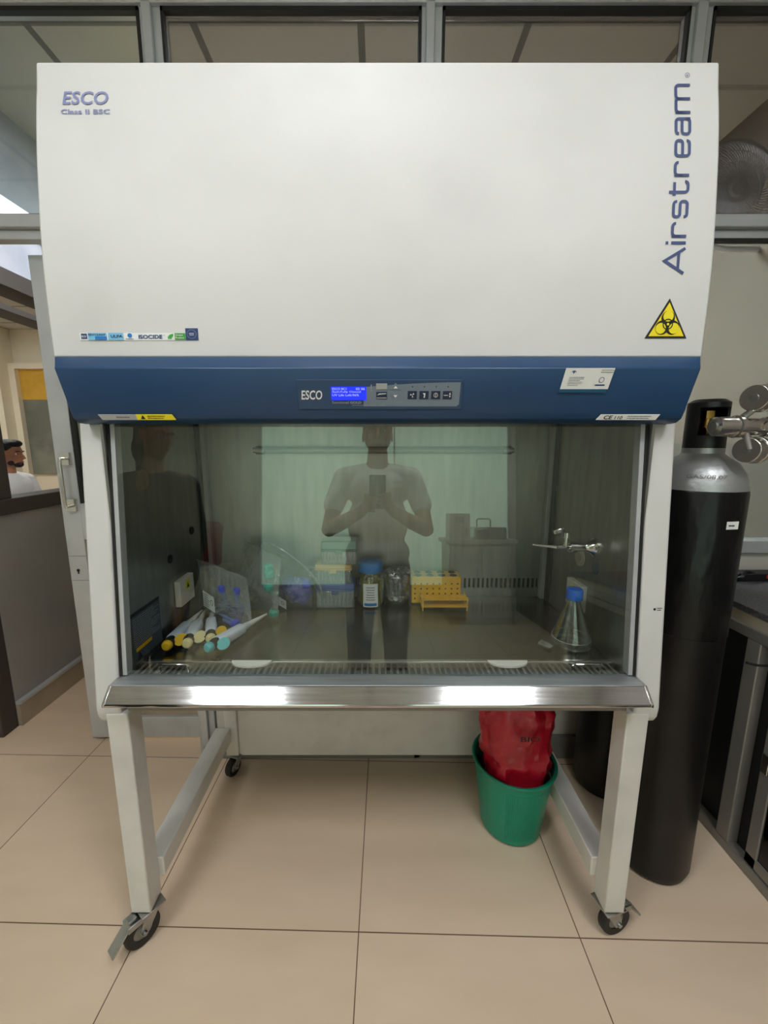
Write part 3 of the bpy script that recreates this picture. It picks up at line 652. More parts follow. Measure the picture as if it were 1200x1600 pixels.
MB().cone((.606, 1.155, .985), (.602, 1.155, .985), .026, n=28).cone((.602, 1.155, .985), (.600, 1.155, .985), .018, n=28).build('port_plug', M['portwhite'], cab)
MB().cone((.606, 1.068, .978), (.603, 1.068, .978), .017, n=24).build('port_plug', M['notice'], cab)
# gas tap on the right wall
y, z = 1.085, 1.035
tp = MB().lathe([(.026, -.606), (.026, -.600), (.018, -.592), (.012, -.575), (.012, -.553)], (0, y, z), 24, 'x')
tp.xf(Matrix.Diagonal((-1, 1, 1, 1))).cone((.555, y, z), (.535, y, z), .015, n=20).cone((.535, y, z), (.50, y, z), .008, .007).cone((.50, y, z), (.44, y+.02, z+.002), .006, .0035)
tp.cone((.525, y, z), (.525, y, z+.035), .008, .007).cone((.525, y, z+.028), (.525, y, z+.042), .012, .011, 20)
tp.build('gas_tap', M['chrome'], cab)
MB().box(-.016, .016, -.004, .004, -.007, .007).xf(Matrix.Translation((.503, y, z+.046)) @ Matrix.Rotation(-.3, 4, 'Y')).build('tap_lever', M['chrome'], cab, bevel=.003)
# instruction notice on the left inner wall
nt_ = MB().box(-.606, -.6052, .918, 1.05, .775, .905).build('instruction_notice', M['notice'], cab)
nl = lambda y, z: Vector((-.6046, y, z)); flat([(.918, .896), (1.05, .896), (1.05, .905), (.918, .905)], nl).build('notice_header', M['ink'], nt_, smooth=False)
lines(.925, 1.045, .815, .892, nl, M['silver'], nt_, 14, 'notice_print', 5, .22)
mb = MB(); flat([(.93, .778), (.955, .778), (.9425, .80)], nl, mb); mb.build('warning_mark', M['ink'], nt_, smooth=False); flat([(.93, .802), (1.0, .802), (1.0, .812), (.93, .812)], nl).build('notice_band', M['pipyellow'], nt_, smooth=False)
# ultraviolet tube
uv = MB().cone((-.40, 1.345, 1.298), (.44, 1.345, 1.298), .0125, n=20).build('ultraviolet_tube', M['clearplastic'], cab)
for x, d in ((-.403, 1), (.443, -1)):
    MB().cone((x, 1.345, 1.298), (x+d*.028, 1.345, 1.298), .014, n=20).cone((x-d*.010, 1.345, 1.298), (x, 1.345, 1.298), .009, n=16).box(x-.004, x+.012, 1.35, 1.40, 1.288, 1.308).build('tube_holder', M['galv'], uv)

# ------------------------------------------------------------------ the stand on castors
stand = thing('cabinet_stand', (0, 1.15, 0), 'white square-tube steel stand on braked castors under the cabinet', 'stand')
for s in (-1, 1):
    a, b = sorted((s*.648, s*.596))
    MB().box(a, b, .858, .912, .103, .685).build('leg', M['standenamel'], stand, bevel=.003)
    a2, b2 = sorted((s*.606, s*.556))
    MB().box(a2, b2, 1.415, 1.465, .085, .685).build('leg', M['standenamel'], stand, bevel=.003)
    a3, b3 = sorted((s*.640, s*.582))
    MB().box(a3, b3, .912, 1.415, .152, .212).build('side_rail', M['standenamel'], stand, bevel=.003)
MB().box(-.596, .596, .875, .91, .62, .68).build('cross_rail', M['standenamel'], stand, bevel=.003) if False else None
MB().box(-.556, .556, 1.425, 1.445, .08, .66).build('back_panel', M['standenamel'], stand, bevel=.002)
def caster(x, y, rot, zt, r, pedal, parent, tilt=0):
    mt = Matrix.Translation((x, y, 0)) @ Matrix.Rotation(rot, 4, 'Z')
    c = MB().box(-.030, .030, -.030, .030, zt-.005, zt).cone((0, 0, zt-.016), (0, 0, zt-.005), .024, n=24)
    for s in (-1, 1):
        c.prism([(-.020, zt-.014), (.020, zt-.014), (.012+.022, r+.004), (.006+.022, r-.010), (-.006+.022, r-.010)], s*.0155, s*.018, 'x')
    c.cone((-.024, .024, r), (.024, .024, r), .006, n=12).box(-.018, .018, -.02, .02, zt-.016, zt-.013)
    cs = c.xf(mt).build('caster', M['galv'], parent, bevel=.0008)
    w = MB().lathe([(r*.55, -.010), (r*.93, -.012), (r, -.007), (r, .007), (r*.93, .012), (r*.55, .010)], (0, .024, r), 40, 'x', close=True)
    w.xf(mt).build('wheel', M['rubber'], cs)
    MB().lathe([(.006, -.013), (.012, -.013), (.014, -.009), (r*.58, -.008), (r*.58, .008), (.014, .009), (.012, .013), (.006, .013)], (0, .024, r), 32, 'x', close=True).xf(mt).build('hub', M['aludark'], cs)
    if pedal:
        pd = MB().prism([(.030, zt-.014), (.052, zt-.010), (.072, zt-.030), (.100, zt-.058), (.098, zt-.062), (.070, zt-.034), (.051, zt-.014), (.030, zt-.020)], -.016, .016, 'x')
        pd.box(-.018, -.014, .00, .060, zt-.026, zt-.010).box(.014, .018, .00, .060, zt-.026, zt-.010).box(-.010, .010, .035, .055, zt-.010, zt-.002)
        pd.xf(mt).build('brake_pedal', M['galv'], cs, bevel=.001)
caster(-.615, .885, math.radians(142), .103, .044, True, stand)
caster(.622, .885, math.radians(-75), .103, .044, True, stand)
caster(-.575, 1.44, math.radians(160), .085, .036, False, stand)
caster(.585, 1.44, math.radians(10), .085, .036, False, stand)

# ------------------------------------------------------------------ bucket and red bag
bx_, by_ = .468, 1.215
bk = thing('waste_bucket', (bx_, by_, 0), 'green plastic waste bucket on the floor under the cabinet', 'bucket')
h = .262
MB().lathe([(.001, .004), (.094, .004), (.102, .012), (.128, h-.03), (.130, h-.012), (.138, h-.010), (.140, h-.004), (.138, h), (.133, h), (.128, h-.004), (.125, h-.03), (.099, .014), (.001, .010)], (bx_, by_, 0), 56).build('shell', M['bucket'], bk)
mb = MB()
for q in range(20):
    a = -PI/2 + (q-9.5)*.05; r0, r1 = .104, .1265
    mb.tube([(bx_+r0*math.cos(a), by_+r0*math.sin(a), .03), (bx_+r1*math.cos(a), by_+r1*math.sin(a), h-.04)], .0014, 6)
mb.build('ribs', M['bucket'], bk)
b_ = MB(); n = 48; rows = 26; vs = []; fs = []
for i in range(rows+1):
    t = i/rows; zz = .10+t*.40
    rx = .088+.032*min(1, t*1.4) if t < .85 else (.120-.05*(t-.85)/.15)
    ry = (.095 if t < .5 else .095-.045*(t-.5)/.5)
    for k2 in range(n):
        a = 2*PI*k2/n; nn = noise.noise(Vector((math.cos(a)*2, math.sin(a)*2, zz*14)))*.018+abs(noise.noise(Vector((math.cos(a)*4, math.sin(a)*4, zz*22+9))))*.020+noise.noise(Vector((math.cos(a)*9, math.sin(a)*9, zz*60)))*.005
        vs.append((bx_+.004*t+(rx+nn)*math.cos(a), by_+(ry+nn)*math.sin(a), zz))
for i in range(rows):
    for k2 in range(n): fs.append((i*n+k2, i*n+(k2+1) % n, (i+1)*n+(k2+1) % n, (i+1)*n+k2))
fs += [tuple(range(n-1, -1, -1)), tuple(range(rows*n, (rows+1)*n))]
rb = b_.add(vs, fs).build('waste_bag', M['redbag']); tag(rb, 'crumpled red plastic waste bag standing in the green bucket', 'bag')
text('BIO', bx_-.02, .398, .06, .018, lambda x, z: Vector((x, by_-.102, z)), M['ink'], rb, 'bag_print', bold=.02)

# ------------------------------------------------------------------ gas cylinders and regulator
def cylinder(cx, cy, r, hz, label, name, full):
    t = thing(name, (cx, cy, 0), label, 'gas cylinder')
    MB().lathe([(.001, .012), (r*.55, .008), (r*.80, .003), (r*.93, .010), (r, .035), (r, .80)], (cx, cy, 0), 56).build('lower_body', M['cylblack'], t)
    MB().lathe([(r, .80), (r+.002, .802), (r+.002, hz-.105), (r, hz-.10)], (cx, cy, 0), 56).build('black_wrap', M['wrap'], t)
    MB().lathe([(r, hz-.105), (r*.985, hz-.085), (r*.90, hz-.055), (r*.74, hz-.030), (r*.52, hz-.014), (r*.44, hz-.006), (r*.44, hz+.008), (r*.30, hz+.012)], (cx, cy, 0), 56).build('shoulder', M['silverpaint'], t)
    if full:
        # valve guard collar, cut open on the front right
        mb = MB(); r2 = r*.44; n = 36; vs = []; fs = []
        MB().lathe([(r*.36, hz+.008), (r2, hz+.008), (r2, hz+.04), (r*.36, hz+.042)], (cx, cy, 0), 40, close=True).build('neck_ring', M['black'], t)
        for i in range(n+1):
            a = math.radians(-35)+i/n*math.radians(245)
            for rr, zz in ((r2-.006, hz+.03), (r2, hz+.03), (r2, hz+.115), (r2-.006, hz+.115)): vs.append((cx+rr*math.cos(a), cy+rr*math.sin(a), zz))
        for i in range(n):
            for q in range(4): fs.append((i*4+q, i*4+(q+1) % 4, (i+1)*4+(q+1) % 4, (i+1)*4+q))
        fs += [(3, 2, 1, 0), (n*4, n*4+1, n*4+2, n*4+3)]
        mb.add(vs, fs).build('valve_guard', M['black'], t)
        MB().lathe([(.001, hz+.135), (r2-.012, hz+.134), (r2, hz+.125), (r2, hz+.112), (r2-.008, hz+.110), (r2-.012, hz+.122), (.001, hz+.124)], (cx, cy, 0), 40).build('guard_cap', M['black'], t)
        MB().cone((cx, cy, hz), (cx, cy, hz+.085), .014, .011, 16).cone((cx, cy, hz+.085), (cx, cy, hz+.105), .018, .018, 6).cone((cx-.02, cy-.02, hz+.05), (cx+.03, cy-.03, hz+.05), .012, .012, 12).cone((cx, cy, hz+.02), (cx, cy, hz+.032), .026, .026, 6).build('valve', M['brass'], t)
    return t
CX, CY, HZ = .880, 1.095, 1.30
gc = cylinder(CX, CY, .106, HZ, 'tall black-wrapped gas cylinder with silver shoulder standing right beside the cabinet', 'gas_cylinder', True)
cs_ = lambda r_: (lambda x, z: Vector((CX+r_*math.sin((x-CX)/r_), CY-r_*math.cos((x-CX)/r_), z)))
lb = slab(CX-.002, CX+.032, 1.106, 1.126, cs_(.1095), cs_(.1085)).build('white_label', M['paper'], gc); lines(CX+.003, CX+.027, 1.112, 1.119, cs_(.1100), M['ink'], lb, 1, seed=2, fill=.5)
text('GAS/08.07', CX-.095, 1.232, .085, .010, lambda x, z: Vector((CX+.100*math.sin((x-CX)/.100), CY-.100*math.cos((x-CX)/.100)-.001, z)), M['aludark'], gc, 'stamped_lettering')
cylinder(.885, 1.38, .104, 1.25, 'second dark gas cylinder standing behind the tall one, seen under the cabinet', 'gas_cylinder', False)
# regulator
rg = thing('gas_regulator', (.96, 1.0, 1.36), 'shiny nickel gas regulator with two round gauges on the tall cylinder', 'regulator')
ry = 1.00; rz = 1.366
MB().lathe([(.001, -.012), (.018, -.012), (.023, -.008), (.0235, 0), (.0235, .038), (.027, .040), (.027, .052), (.023, .054), (.021, .07), (.021, .11), (.024, .112), (.024, .130), (.016, .135), (.016, .30)], (.824, ry-.01, rz-.006), 28, 'x').build('body', M['nickel'], rg)
MB().lathe([(.001, -.0145), (.014, -.0145), (.014, -.011), (.001, -.011)], (.824, ry-.01, rz-.006), 24, 'x').build('inlet_cap', M['galv'], rg)
for (gx, gz, nm, col) in ((.902, 1.426, 'gauge', 'a'), (.902, 1.304, 'gauge', 'b')):
    a_ = Vector((gx, ry-.02, gz)); d_ = Vector((-.93, -.36, 0)).normalized()
    gg = MB().cone(a_+d_*.016, a_-d_*.030, .030, .030, 36).cone(a_-d_*.014, a_-d_*.026, .0325, .0325, 36).build('gauge', M['nickel'], rg, bevel=.0015)
    MB().cone(a_-d_*.0302, a_-d_*.0312, .024, .024, 32).build('gauge_dial', M['paper'], gg)
    MB().cone(a_+d_*.016, a_+d_*.018, .009, .009, 16).build('screw', M['galv'], gg)
    MB().cone((.885, ry, rz+(.012 if gz > rz else -.012)), (gx-.004, ry-.02, gz-(.024 if gz > rz else -.024)), .008, .007, 12).build('gauge_stem', M['galv'], rg)
MB().cone((.925, ry-.035, rz-.006), (.925, ry+.02, rz-.006), .013, .013, 6).build('hex_nut', M['nickel'], rg)
MB().cone((.885, ry-.02, rz-.02), (.892, ry-.03, rz-.060), .006, .007, 10).build('relief_valve', M['aludark'], rg)

# ------------------------------------------------------------------ lab bench on the right
bn_ = thing('lab_bench', (1.42, .6, 0), 'low lab bench with black stone top and aluminium glass-door cupboards on the right', 'bench')
MB().box(1.145, 1.70, -.6, 1.50, .802, .822).build('worktop', M['counter'], bn_, bevel=.002)
MB().box(1.150, 1.69, -.6, 1.50, .765, .802).build('worktop_edge', M['beige'], bn_)
MB().box(1.175, 1.69, -.6, 1.49, .0, .765).build('carcass', M['gasket'], bn_)
fr = MB().box(1.14, 1.175, -.6, 1.30, 0, .035).box(1.14, 1.175, -.6, 1.30, .73, .765)
for yy in (-.6, .10, .62, 1.105): fr.box(1.14, 1.175, yy, yy+.045, .035, .73)
fr.build('frame', M['aludark'], bn_, bevel=.003)
for (y0, y1, xo) in ((1.05, .60, 0), (.62, .10, .008), (.10, -.55, 0)):
    y0, y1 = sorted((y0, y1)); x0 = 1.150+xo
    d = MB().box(x0-.006, x0+.006, y0, y0+.035, .04, .725).box(x0-.006, x0+.006, y1-.035, y1, .04, .725).box(x0-.006, x0+.006, y0, y1, .04, .075).box(x0-.006, x0+.006, y0, y1, .69, .725).build('door', M['aludark'], bn_, bevel=.002)
    MB().box(x0-.001, x0+.001, y0+.035, y1-.035, .075, .69).build('door_glass', M['cabglass'], d)
    MB().box(x0-.014, x0-.006, y1-.028, y1-.006, .36, .42).build('door_pull', M['nickel'], d, bevel=.002)
MB().box(1.176, 1.30, -.5, 1.05, .40, .415).build('shelf', M['beige'], bn_)
ps = thing('power_strip', (1.42, 1.42, .822), 'black power strip with a small red switch lying on the dark worktop', 'power strip')
MB().box(1.32, 1.66, 1.40, 1.45, .822, .852).build('body', M['black'], ps, bevel=.004)
MB().box(1.42, 1.44, 1.397, 1.403, .834, .846).build('switch', mat('red_switch', (200, 40, 50), .4), ps)
def curve_pts(ps_, n=10):
    ps_ = [Vector(p) for p in ps_]; out = []
    for i in range(len(ps_)-1):
        p0, p1, p2, p3 = ps_[max(i-1, 0)], ps_[i], ps_[i+1], ps_[min(i+2, len(ps_)-1)]
        for q in range(n):
            t = q/n; out.append(.5*((2*p1)+(-p0+p2)*t+(2*p0-5*p1+4*p2-p3)*t*t+(-p0+3*p1-3*p2+p3)*t**3))
    return out+[ps_[-1]]
tag(MB().tube(curve_pts([(1.40, 1.42, .845), (1.34, 1.40, .86), (1.31, 1.38, .845), (1.30, 1.42, .83), (1.33, 1.44, .865), (1.30, 1.43, .87), (1.27, 1.40, .83)]), .006).build('power_cable', M['black']), 'looped black cable bundle at the end of the power strip', 'cable')
tag(MB().tube(curve_pts([(.99, .99, .74), (1.02, .985, .735), (1.06, .99, .735), (1.12, 1.02, .745), (1.13, 1.05, .80), (1.16, 1.06, .828), (1.40, 1.08, .828), (1.6, 1.1, .828)]), .0035).build('thin_cable', M['black']), 'thin black cable sagging from the bench edge across the tall cylinder', 'cable')

# ------------------------------------------------------------------ fan behind the partition pane
ft = thing('wall_fan', (1.45, 1.85, 2.33), 'grey round wall fan seen behind the dark pane at upper right', 'fan')
fx, fy, fz = 1.45, 1.84, 2.335; R_ = .185
mb = MB()
for rr in (.05, .10, .145): mb.lathe([(rr-.0015, -.03*(1-(rr/R_)**2)-.002), (rr+.0015, -.03*(1-(rr/R_)**2)-.002), (rr+.0015, -.03*(1-(rr/R_)**2)+.001), (rr-.0015, -.03*(1-(rr/R_)**2)+.001)], (fx, fy, fz), 48, 'y', close=True)
for q in range(80):
    a = q*2*PI/80; pts = []
    for i in range(6):
        rr = .035+(R_-.035)*i/5; aa = a+.5*(i/5)**1.2; pts.append((fx+rr*math.cos(aa), fy-.03*(1-(rr/R_)**2), fz+rr*math.sin(aa)))
    mb.tube(pts, .0018, 4)
mb.build('grille', M['fan'], ft)
MB().lathe([(R_-.006, -.008), (R_+.006, -.008), (R_+.006, .012), (R_-.006, .012)], (fx, fy, fz), 64, 'y', close=True).build('rim', M['fan'], ft)
MB().lathe([(.001, -.04), (.028, -.038), (.036, -.028), (.036, -.02), (.001, -.02)], (fx, fy, fz), 32, 'y').build('hub_cap', M['fan'], ft)
mb = MB()
for q in range(3):
    a = q*2*PI/3+.3; mb.add([(fx+r_*math.cos(a+da), fy+.02+dy, fz+r_*math.sin(a+da)) for (r_, da, dy) in ((.03, -.3, .01), (.15, -.45, .015), (.165, .1, 0), (.15, .45, -.015), (.03, .35, -.01))], [(0, 1, 2, 3, 4)])
o = mb.build('blades', M['fan'], ft); md = o.modifiers.new('s', 'SOLIDIFY'); md.thickness = .003
MB().cone((fx, fy+.03, fz), (fx, fy+.12, fz), .045, .04, 24).build('motor', M['fan'], ft)
MB().tube([(fx, fy+.10, fz-.02), (fx, fy+.12, fz-.14), (fx+.10, fy+.12, fz-.16), (1.70, fy+.12, fz-.16)], .012).build('bracket', M['fan'], ft)

# ------------------------------------------------------------------ things on the work tray
# pipettes: local axis +y from knob (0) to tip
def make_pipette(name, knobm, discm, label, bodym=None, L=.235):
    bodym = bodym or M['pipbody']
    t = thing(name, (0, 0, 0), label, 'pipette', None)
    rt = .016
    bd = MB(); 
    secs = [(.028, .0125, .010), (.034, .0145, .012), (.060, .0142, .012), (.118, .0132, .0115), (.126, .0125, .011), (.131, .0085, .008), (.150, .0075, .007)]
    vs = []; fs = []; n = 20
    for (yy, a, b) in secs:
        for q in range(n):
            th = 2*PI*q/n; c, s = math.cos(th), math.sin(th)
            vs.append((a*abs(c)**.6*(1 if c > 0 else -1), yy, b*abs(s)**.6*(1 if s > 0 else -1)))
    for i in range(len(secs)-1):
        for q in range(n): fs.append((i*n+q, i*n+(q+1) % n, (i+1)*n+(q+1) % n, (i+1)*n+q))
    fs += [tuple(range(n-1, -1, -1)), tuple(range((len(secs)-1)*n, len(secs)*n))]
    bd.add(vs, fs).build('barrel', bodym, t, local=True)
    MB().lathe([(.0072, .150), (.0065, .165), (.0058, .185), (.0030, .225), (.0022, L)], (0, 0, 0), 20, 'y').build('tip_cone', M['white'] if bodym is not M['black'] else M['black'], t, local=True)
    MB().lathe([(.0085, .012), (.012, .014), (.0135, .022), (.0125, .032)], (0, 0, 0), 24, 'y').build('collar', M['black'], t, local=True)
    MB().lathe([(.001, -.006), (.008, -.005), (.0115, 0), (.0115, .008), (.009, .012), (.001, .012)], (0, 0, 0), 24, 'y').build('push_knob', knobm, t, local=True)
    if discm:
        MB().lathe([(.001, -.0015), (.0125, -.0015), (.0125, .0015), (.001, .0015)], (0, 0, 0), 32, 'z').xf(Matrix.Translation((.022, .026, .004)) @ Matrix.Rotation(.9, 4, 'Y') @ Matrix.Rotation(.9, 4, 'X') @ Matrix.Diagonal((1, 1.25, 1, 1))).build('volume_disc', discm, t, local=True)
    return t
def lay(o, k, tip, lift=.0165, pitch=.0):
    k, tip = Vector(k), Vector(tip); d = tip-k; o.location = (k.x, k.y, ZT+lift*1.2); o.scale = (1.2, 1.04, 1.2)
    o.rotation_euler = (-pitch, 0, math.atan2(-d.x, d.y))
lay(make_pipette('pipette', M['pipyellow'], M['pipyellow'], 'pipette with yellow knob and yellow disc lying nearest the inner side wall'), (-.566, .996), (-.575, 1.2), pitch=.02)
lay(make_pipette('pipette', M['pipcream'], M['pipcream'], 'pipette with cream knob, second from the inner side wall'), (-.516, 1.008), (-.560, 1.21), pitch=.02)
lay(make_pipette('pipette', M['black'], None, 'slim black pipette lying between the cream-knobbed and teal-disced ones', M['black'], .20), (-.492, 1.05), (-.500, 1.22), .012)
lay(make_pipette('pipette', M['pipcream'], M['pipyellow'], 'short pipette with yellow disc under the crossing teal-knobbed pipette', None, .2), (-.463, 1.035), (-.520, 1.18), pitch=.02)
lay(make_pipette('pipette', M['pipteal'], M['pipteal'], 'pipette with teal knob pointing to the bags, nearest the grille'), (-.443, .970), (-.363, 1.17), .024, pitch=.03)
# white half-round pads on the grille
for (x, lab) in ((-.323, 'white half-round pad lying on the grille near the pipettes'), (.333, 'white half-round pad lying on the grille near the flask')):
    pts = [(x+.051*math.cos(a), .949+.030*math.sin(a)) for a in [PI+PI*i/20 for i in range(21)]]
    o = MB().prism(pts, ZT+.0015, ZT+.006, 'z').build('half_round_pad', M['white']); tag(o, lab, 'pad')
# bags
def bag(name, bl, br, h0, h1, thick, lean, label, seed, m_=None):
    bl, br = Vector((*bl, ZT+.002)), Vector((*br, ZT+.002)); ax = (br-bl); nrm = Vector((ax.y, -ax.x, 0)).normalized()
    n, r = 26, 22; mb = MB(); vs = []; fs = []
    for side in (0, 1):
        for j in range(r+1):
            for i in range(n+1):
                s, t = i/n, j/r; hh = h0+(h1-h0)*s
                bul = thick*math.sin(PI*s)**.6*(math.sin(PI*min(1, (t+.12)/1.12))**.8 if t < .999 else 0)
                w = noise.noise(Vector((s*5+seed, t*5, side*7)))*.010+noise.noise(Vector((s*14+seed, t*12, side*9)))*.005
                e = math.sin(PI*s)*min(1, (1-t)*5)
                p = bl+ax*s+Vector((0, 0, hh*t+noise.noise(Vector((s*4, seed, t)))*.006*t))+nrm*((1 if side == 0 else -1)*(bul)+w*e)-nrm*lean*t*t
                if t < .01: p.z = ZT+.002
                vs.append(p)
    o_ = (n+1)*(r+1)
    for side in (0, 1):
        for j in range(r):
            for i in range(n):
                a = side*o_+j*(n+1)+i; fs.append((a, a+1, a+n+2, a+n+1))
    for i in range(n): fs.append((i, i+1, o_+i+1, o_+i))
    mb.add(vs, fs)
    bmesh.ops.remove_doubles(mb.b, verts=mb.b.verts, dist=.0004)
    o = mb.build(name, m_ or M['bag'], recalc=True); tag(o, label, 'plastic bag')
    top = [vs[r*(n+1)+i] for i in range(n+1)]
    z_ = MB().tube(top, .0024, 6).build('zip_seal', M['clearplastic'], o)
    return o, bl, br, nrm
def tube_thing(capm, label, grp):
    t = thing('sample_tube', (0, 0, 0), label, 'tube', grp)
    MB().lathe([(.0015, 0), (.005, .012), (.0075, .022), (.0078, .10)], (0, 0, 0), 16).build('barrel', M['tubeplastic'], t, local=True)
    MB().lathe([(.0095, .098), (.0098, .100), (.0098, .112), (.0085, .114), (.001, .114)], (0, 0, 0), 20).build('cap', capm, t, local=True)
    return t
b1, bl, br, nr = bag('zip_bag', (-.578, 1.255), (-.380, 1.135), .185, .160, .030, -.01, 'clear zip bag of blue-capped tubes with a white label, nearest the pipettes', 1.3)
c = (bl+br)/2+nr*.0385+Vector((-.020, .01, .045)); ax = (br-bl).normalized()
lf = lambda e: (lambda x, z: c+ax*x*.93+Vector((0, 0, z-x*.22))+nr*e)
lp = slab(-.032, .024, 0, .050, lf(.001), lf(0)).build('bag_label', M['paper'], b1)
lines(-.028, .004, .004, .046, lf(.0016), M['greyink'], lp, 6, seed=20); mb = MB()
for q in range(16):
    a, b = q*PI/8, (q+1)*PI/8; flat([(.013+.007*math.cos(a), .028+.009*math.sin(a)), (.013+.007*math.cos(b), .028+.009*math.sin(b)), (.013+.0052*math.cos(b), .028+.007*math.sin(b)), (.013+.0052*math.cos(a), .028+.007*math.sin(a))], lf(.0018), mb)
mb.build('label_ring', M['ink'], lp, smooth=False)
proto = tube_thing(M['tubeblue'], 'blue-capped plastic tube lying inside the labelled zip bag', 'blue-capped tubes in the zip bag')
rnd = random.Random(3)
for i in range(10):
    o = proto if i == 0 else copy_tree(proto)
    s = .30+.06*i; side = 1
    yaw = math.atan2(ax.y, ax.x)
    p = bl+(br-bl)*(.22+.05*(i % 3)+.03*(i//4))+Vector((0, 0, .012+.017*(i//3)))+nr*(.016*((i % 3)-1))
    if i in (8, 9): # standing askew
        p = bl+(br-bl)*((.60+.14*(i-8)))+Vector((0, 0, .02)); o.rotation_euler = (.3, .25*(i-8.5), 0); o.location = p; continue
    o.location = p; o.rotation_euler = (0, PI/2+rnd.uniform(-.15, .12), yaw+rnd.uniform(-.08, .08))
for i in range(2): pass
b2, bl2, br2, nr2 = bag('zip_bag', (-.475, 1.335), (-.315, 1.195), .225, .195, .028, .02, 'tall clear zip bag holding teal balls, standing behind the labelled bag', 4.1)
for i, (s, z, e) in enumerate(((.80, .165, 0), (.88, .150, .01), (.82, .128, -.008), (.86, .105, .01), (.86, .084, -.006), (.92, .020, .004))):
    p = bl2+(br2-bl2)*s+Vector((0, 0, z))+nr2*e
    o = MB().lathe([(.001, -.010), (.012, -.010), (.0155, -.004), (.0155, .006), (.011, .011), (.001, .012)], p, 24).build('teal_cap', M['teal']); tag(o, ('topmost teal cap of the column in the tall zip bag', 'second teal cap from the top in the tall zip bag', 'third teal cap from the top in the tall zip bag', 'fourth teal cap from the top in the tall zip bag', 'lowest teal cap of the stacked column in the tall zip bag', 'lone teal cap in the bottom corner of the tall zip bag')[i], 'cap', 'teal caps in the tall zip bag')
b3, bl3, br3, nr3 = bag('zip_bag', (-.350, 1.345), (-.225, 1.300), .165, .125, .045, .03, 'rounded clear bag of violet-blue parts lying beside the tip boxes', 8.2, film('thin_bag_film', (236, 240, 240), .08, .12, .45, (215, 222, 222), .06, .9, 40))
mb = MB()
for q in range(9):
    s = .2+.075*q; p = bl3+(br3-bl3)*s+Vector((rnd.uniform(-.01, .01), rnd.uniform(-.01, .01), .030+.022*(q % 3)))
    mb.ball(p, (.030, .024, .028), 16)
o = mb.build('folded_gloves', M['glove']); tag(o, 'crumpled violet-blue gloves packed in the rounded clear bag', 'gloves')
rm = o.modifiers.new('r', 'REMESH'); rm.mode = 'VOXEL'; rm.voxel_size = .004
dt = bpy.data.textures.new('crumple', 'CLOUDS'); dt.noise_scale = .02
dm = o.modifiers.new('d', 'DISPLACE'); dm.texture = dt; dm.strength = .012; dm.texture_coords = 'LOCAL'
c3 = bl3+nr3*.05+Vector((.008, -.006, .024)); a3 = (br3-bl3).normalized(); l3f = lambda e: (lambda x, z: c3+a3*x+Vector((0, 0, z-x*.4))+nr3*e)
lp = slab(0, .055, 0, .030, l3f(.001), l3f(0)).build('bag_label', M['paper'], b3); lines(.004, .03, .004, .026, l3f(.0016), M['greyink'], lp, 4, seed=22)
mb = MB()
for q in range(16):
    a, b = q*PI/8, (q+1)*PI/8; flat([(.042+.006*math.cos(a), .016+.006*math.sin(a)), (.042+.006*math.cos(b), .016+.006*math.sin(b)), (.042+.0045*math.cos(b), .016+.0045*math.sin(b)), (.042+.0045*math.cos(a), .016+.0045*math.sin(a))], l3f(.0018), mb)
mb.build('label_ring', M['ink'], lp, smooth=False)
o = MB().tube(curve_pts([(-.425, 1.37, .93), (-.40, 1.35, .985), (-.35, 1.33, .975), (-.28, 1.31, .935), (-.22, 1.29, .885), (-.19, 1.28, .84), (-.19, 1.30, .775)]), .004, 8).build('clear_tubing', M['clearplastic']); tag(o, 'clear plastic tubing arching over the bags to the tip boxes', 'tubing')
# tip boxes
def tip_box(name, cx, cy, z0, w, d, hb, hl, lidm, label, rot=0):
    t = thing(name, (cx, cy, z0), label, 'tip box')
    L_ = lambda mb, nm, m_, par, **k: mb.build(nm, m_, par, local=True, **k)
    L_(MB().box(-w/2, w/2, -d/2, d/2, 0, hb), 'base', M['clearplastic'], t, bevel=.003)
    tips = MB()
    for i in range(9):
        for j in (0, 3):
            tips.cone((-w*.42+w*.84*i/8, -d*.36+d*.24*j, hb*.95), (-w*.42+w*.84*i/8, -d*.36+d*.24*j, .006), .0042, .0015, 8)
    L_(tips, 'tips', M['tipwhite'], t)
    L_(MB().box(-w/2-.002, w/2+.002, -d/2-.002, d/2+.002, hb, hb+.006).prism([(-d/2, hb+.006), (d/2, hb+.006), (d/2-.004, hb+hl), (-d/2+.004, hb+hl)], -w/2, w/2, 'x'), 'lid', lidm, t, bevel=.003)
    L_(MB().box(-.012, .012, -d/2-.005, -d/2-.001, hb-.008, hb+.006), 'latch', lidm, t, bevel=.001)
    t.rotation_euler = (0, 0, rot); return t
tip_box('tip_box', -.144, 1.335, ZT, .128, .085, .060, .026, M['lidblue'], 'pipette tip box with blue lid, lowest of its stack')
tip_box('tip_box', -.150, 1.335, ZT+.0865, .122, .085, .046, .020, M['lidcream'], 'pipette tip box with cream-orange lid, middle of its stack')
tip_box('tip_box', -.130, 1.335, ZT+.153, .118, .080, .046, .034, film('green_lid_film', (130, 190, 170), .08, .1, .4, (80, 160, 140), .55), 'pipette tip box with see-through green lid, topmost of its stack')
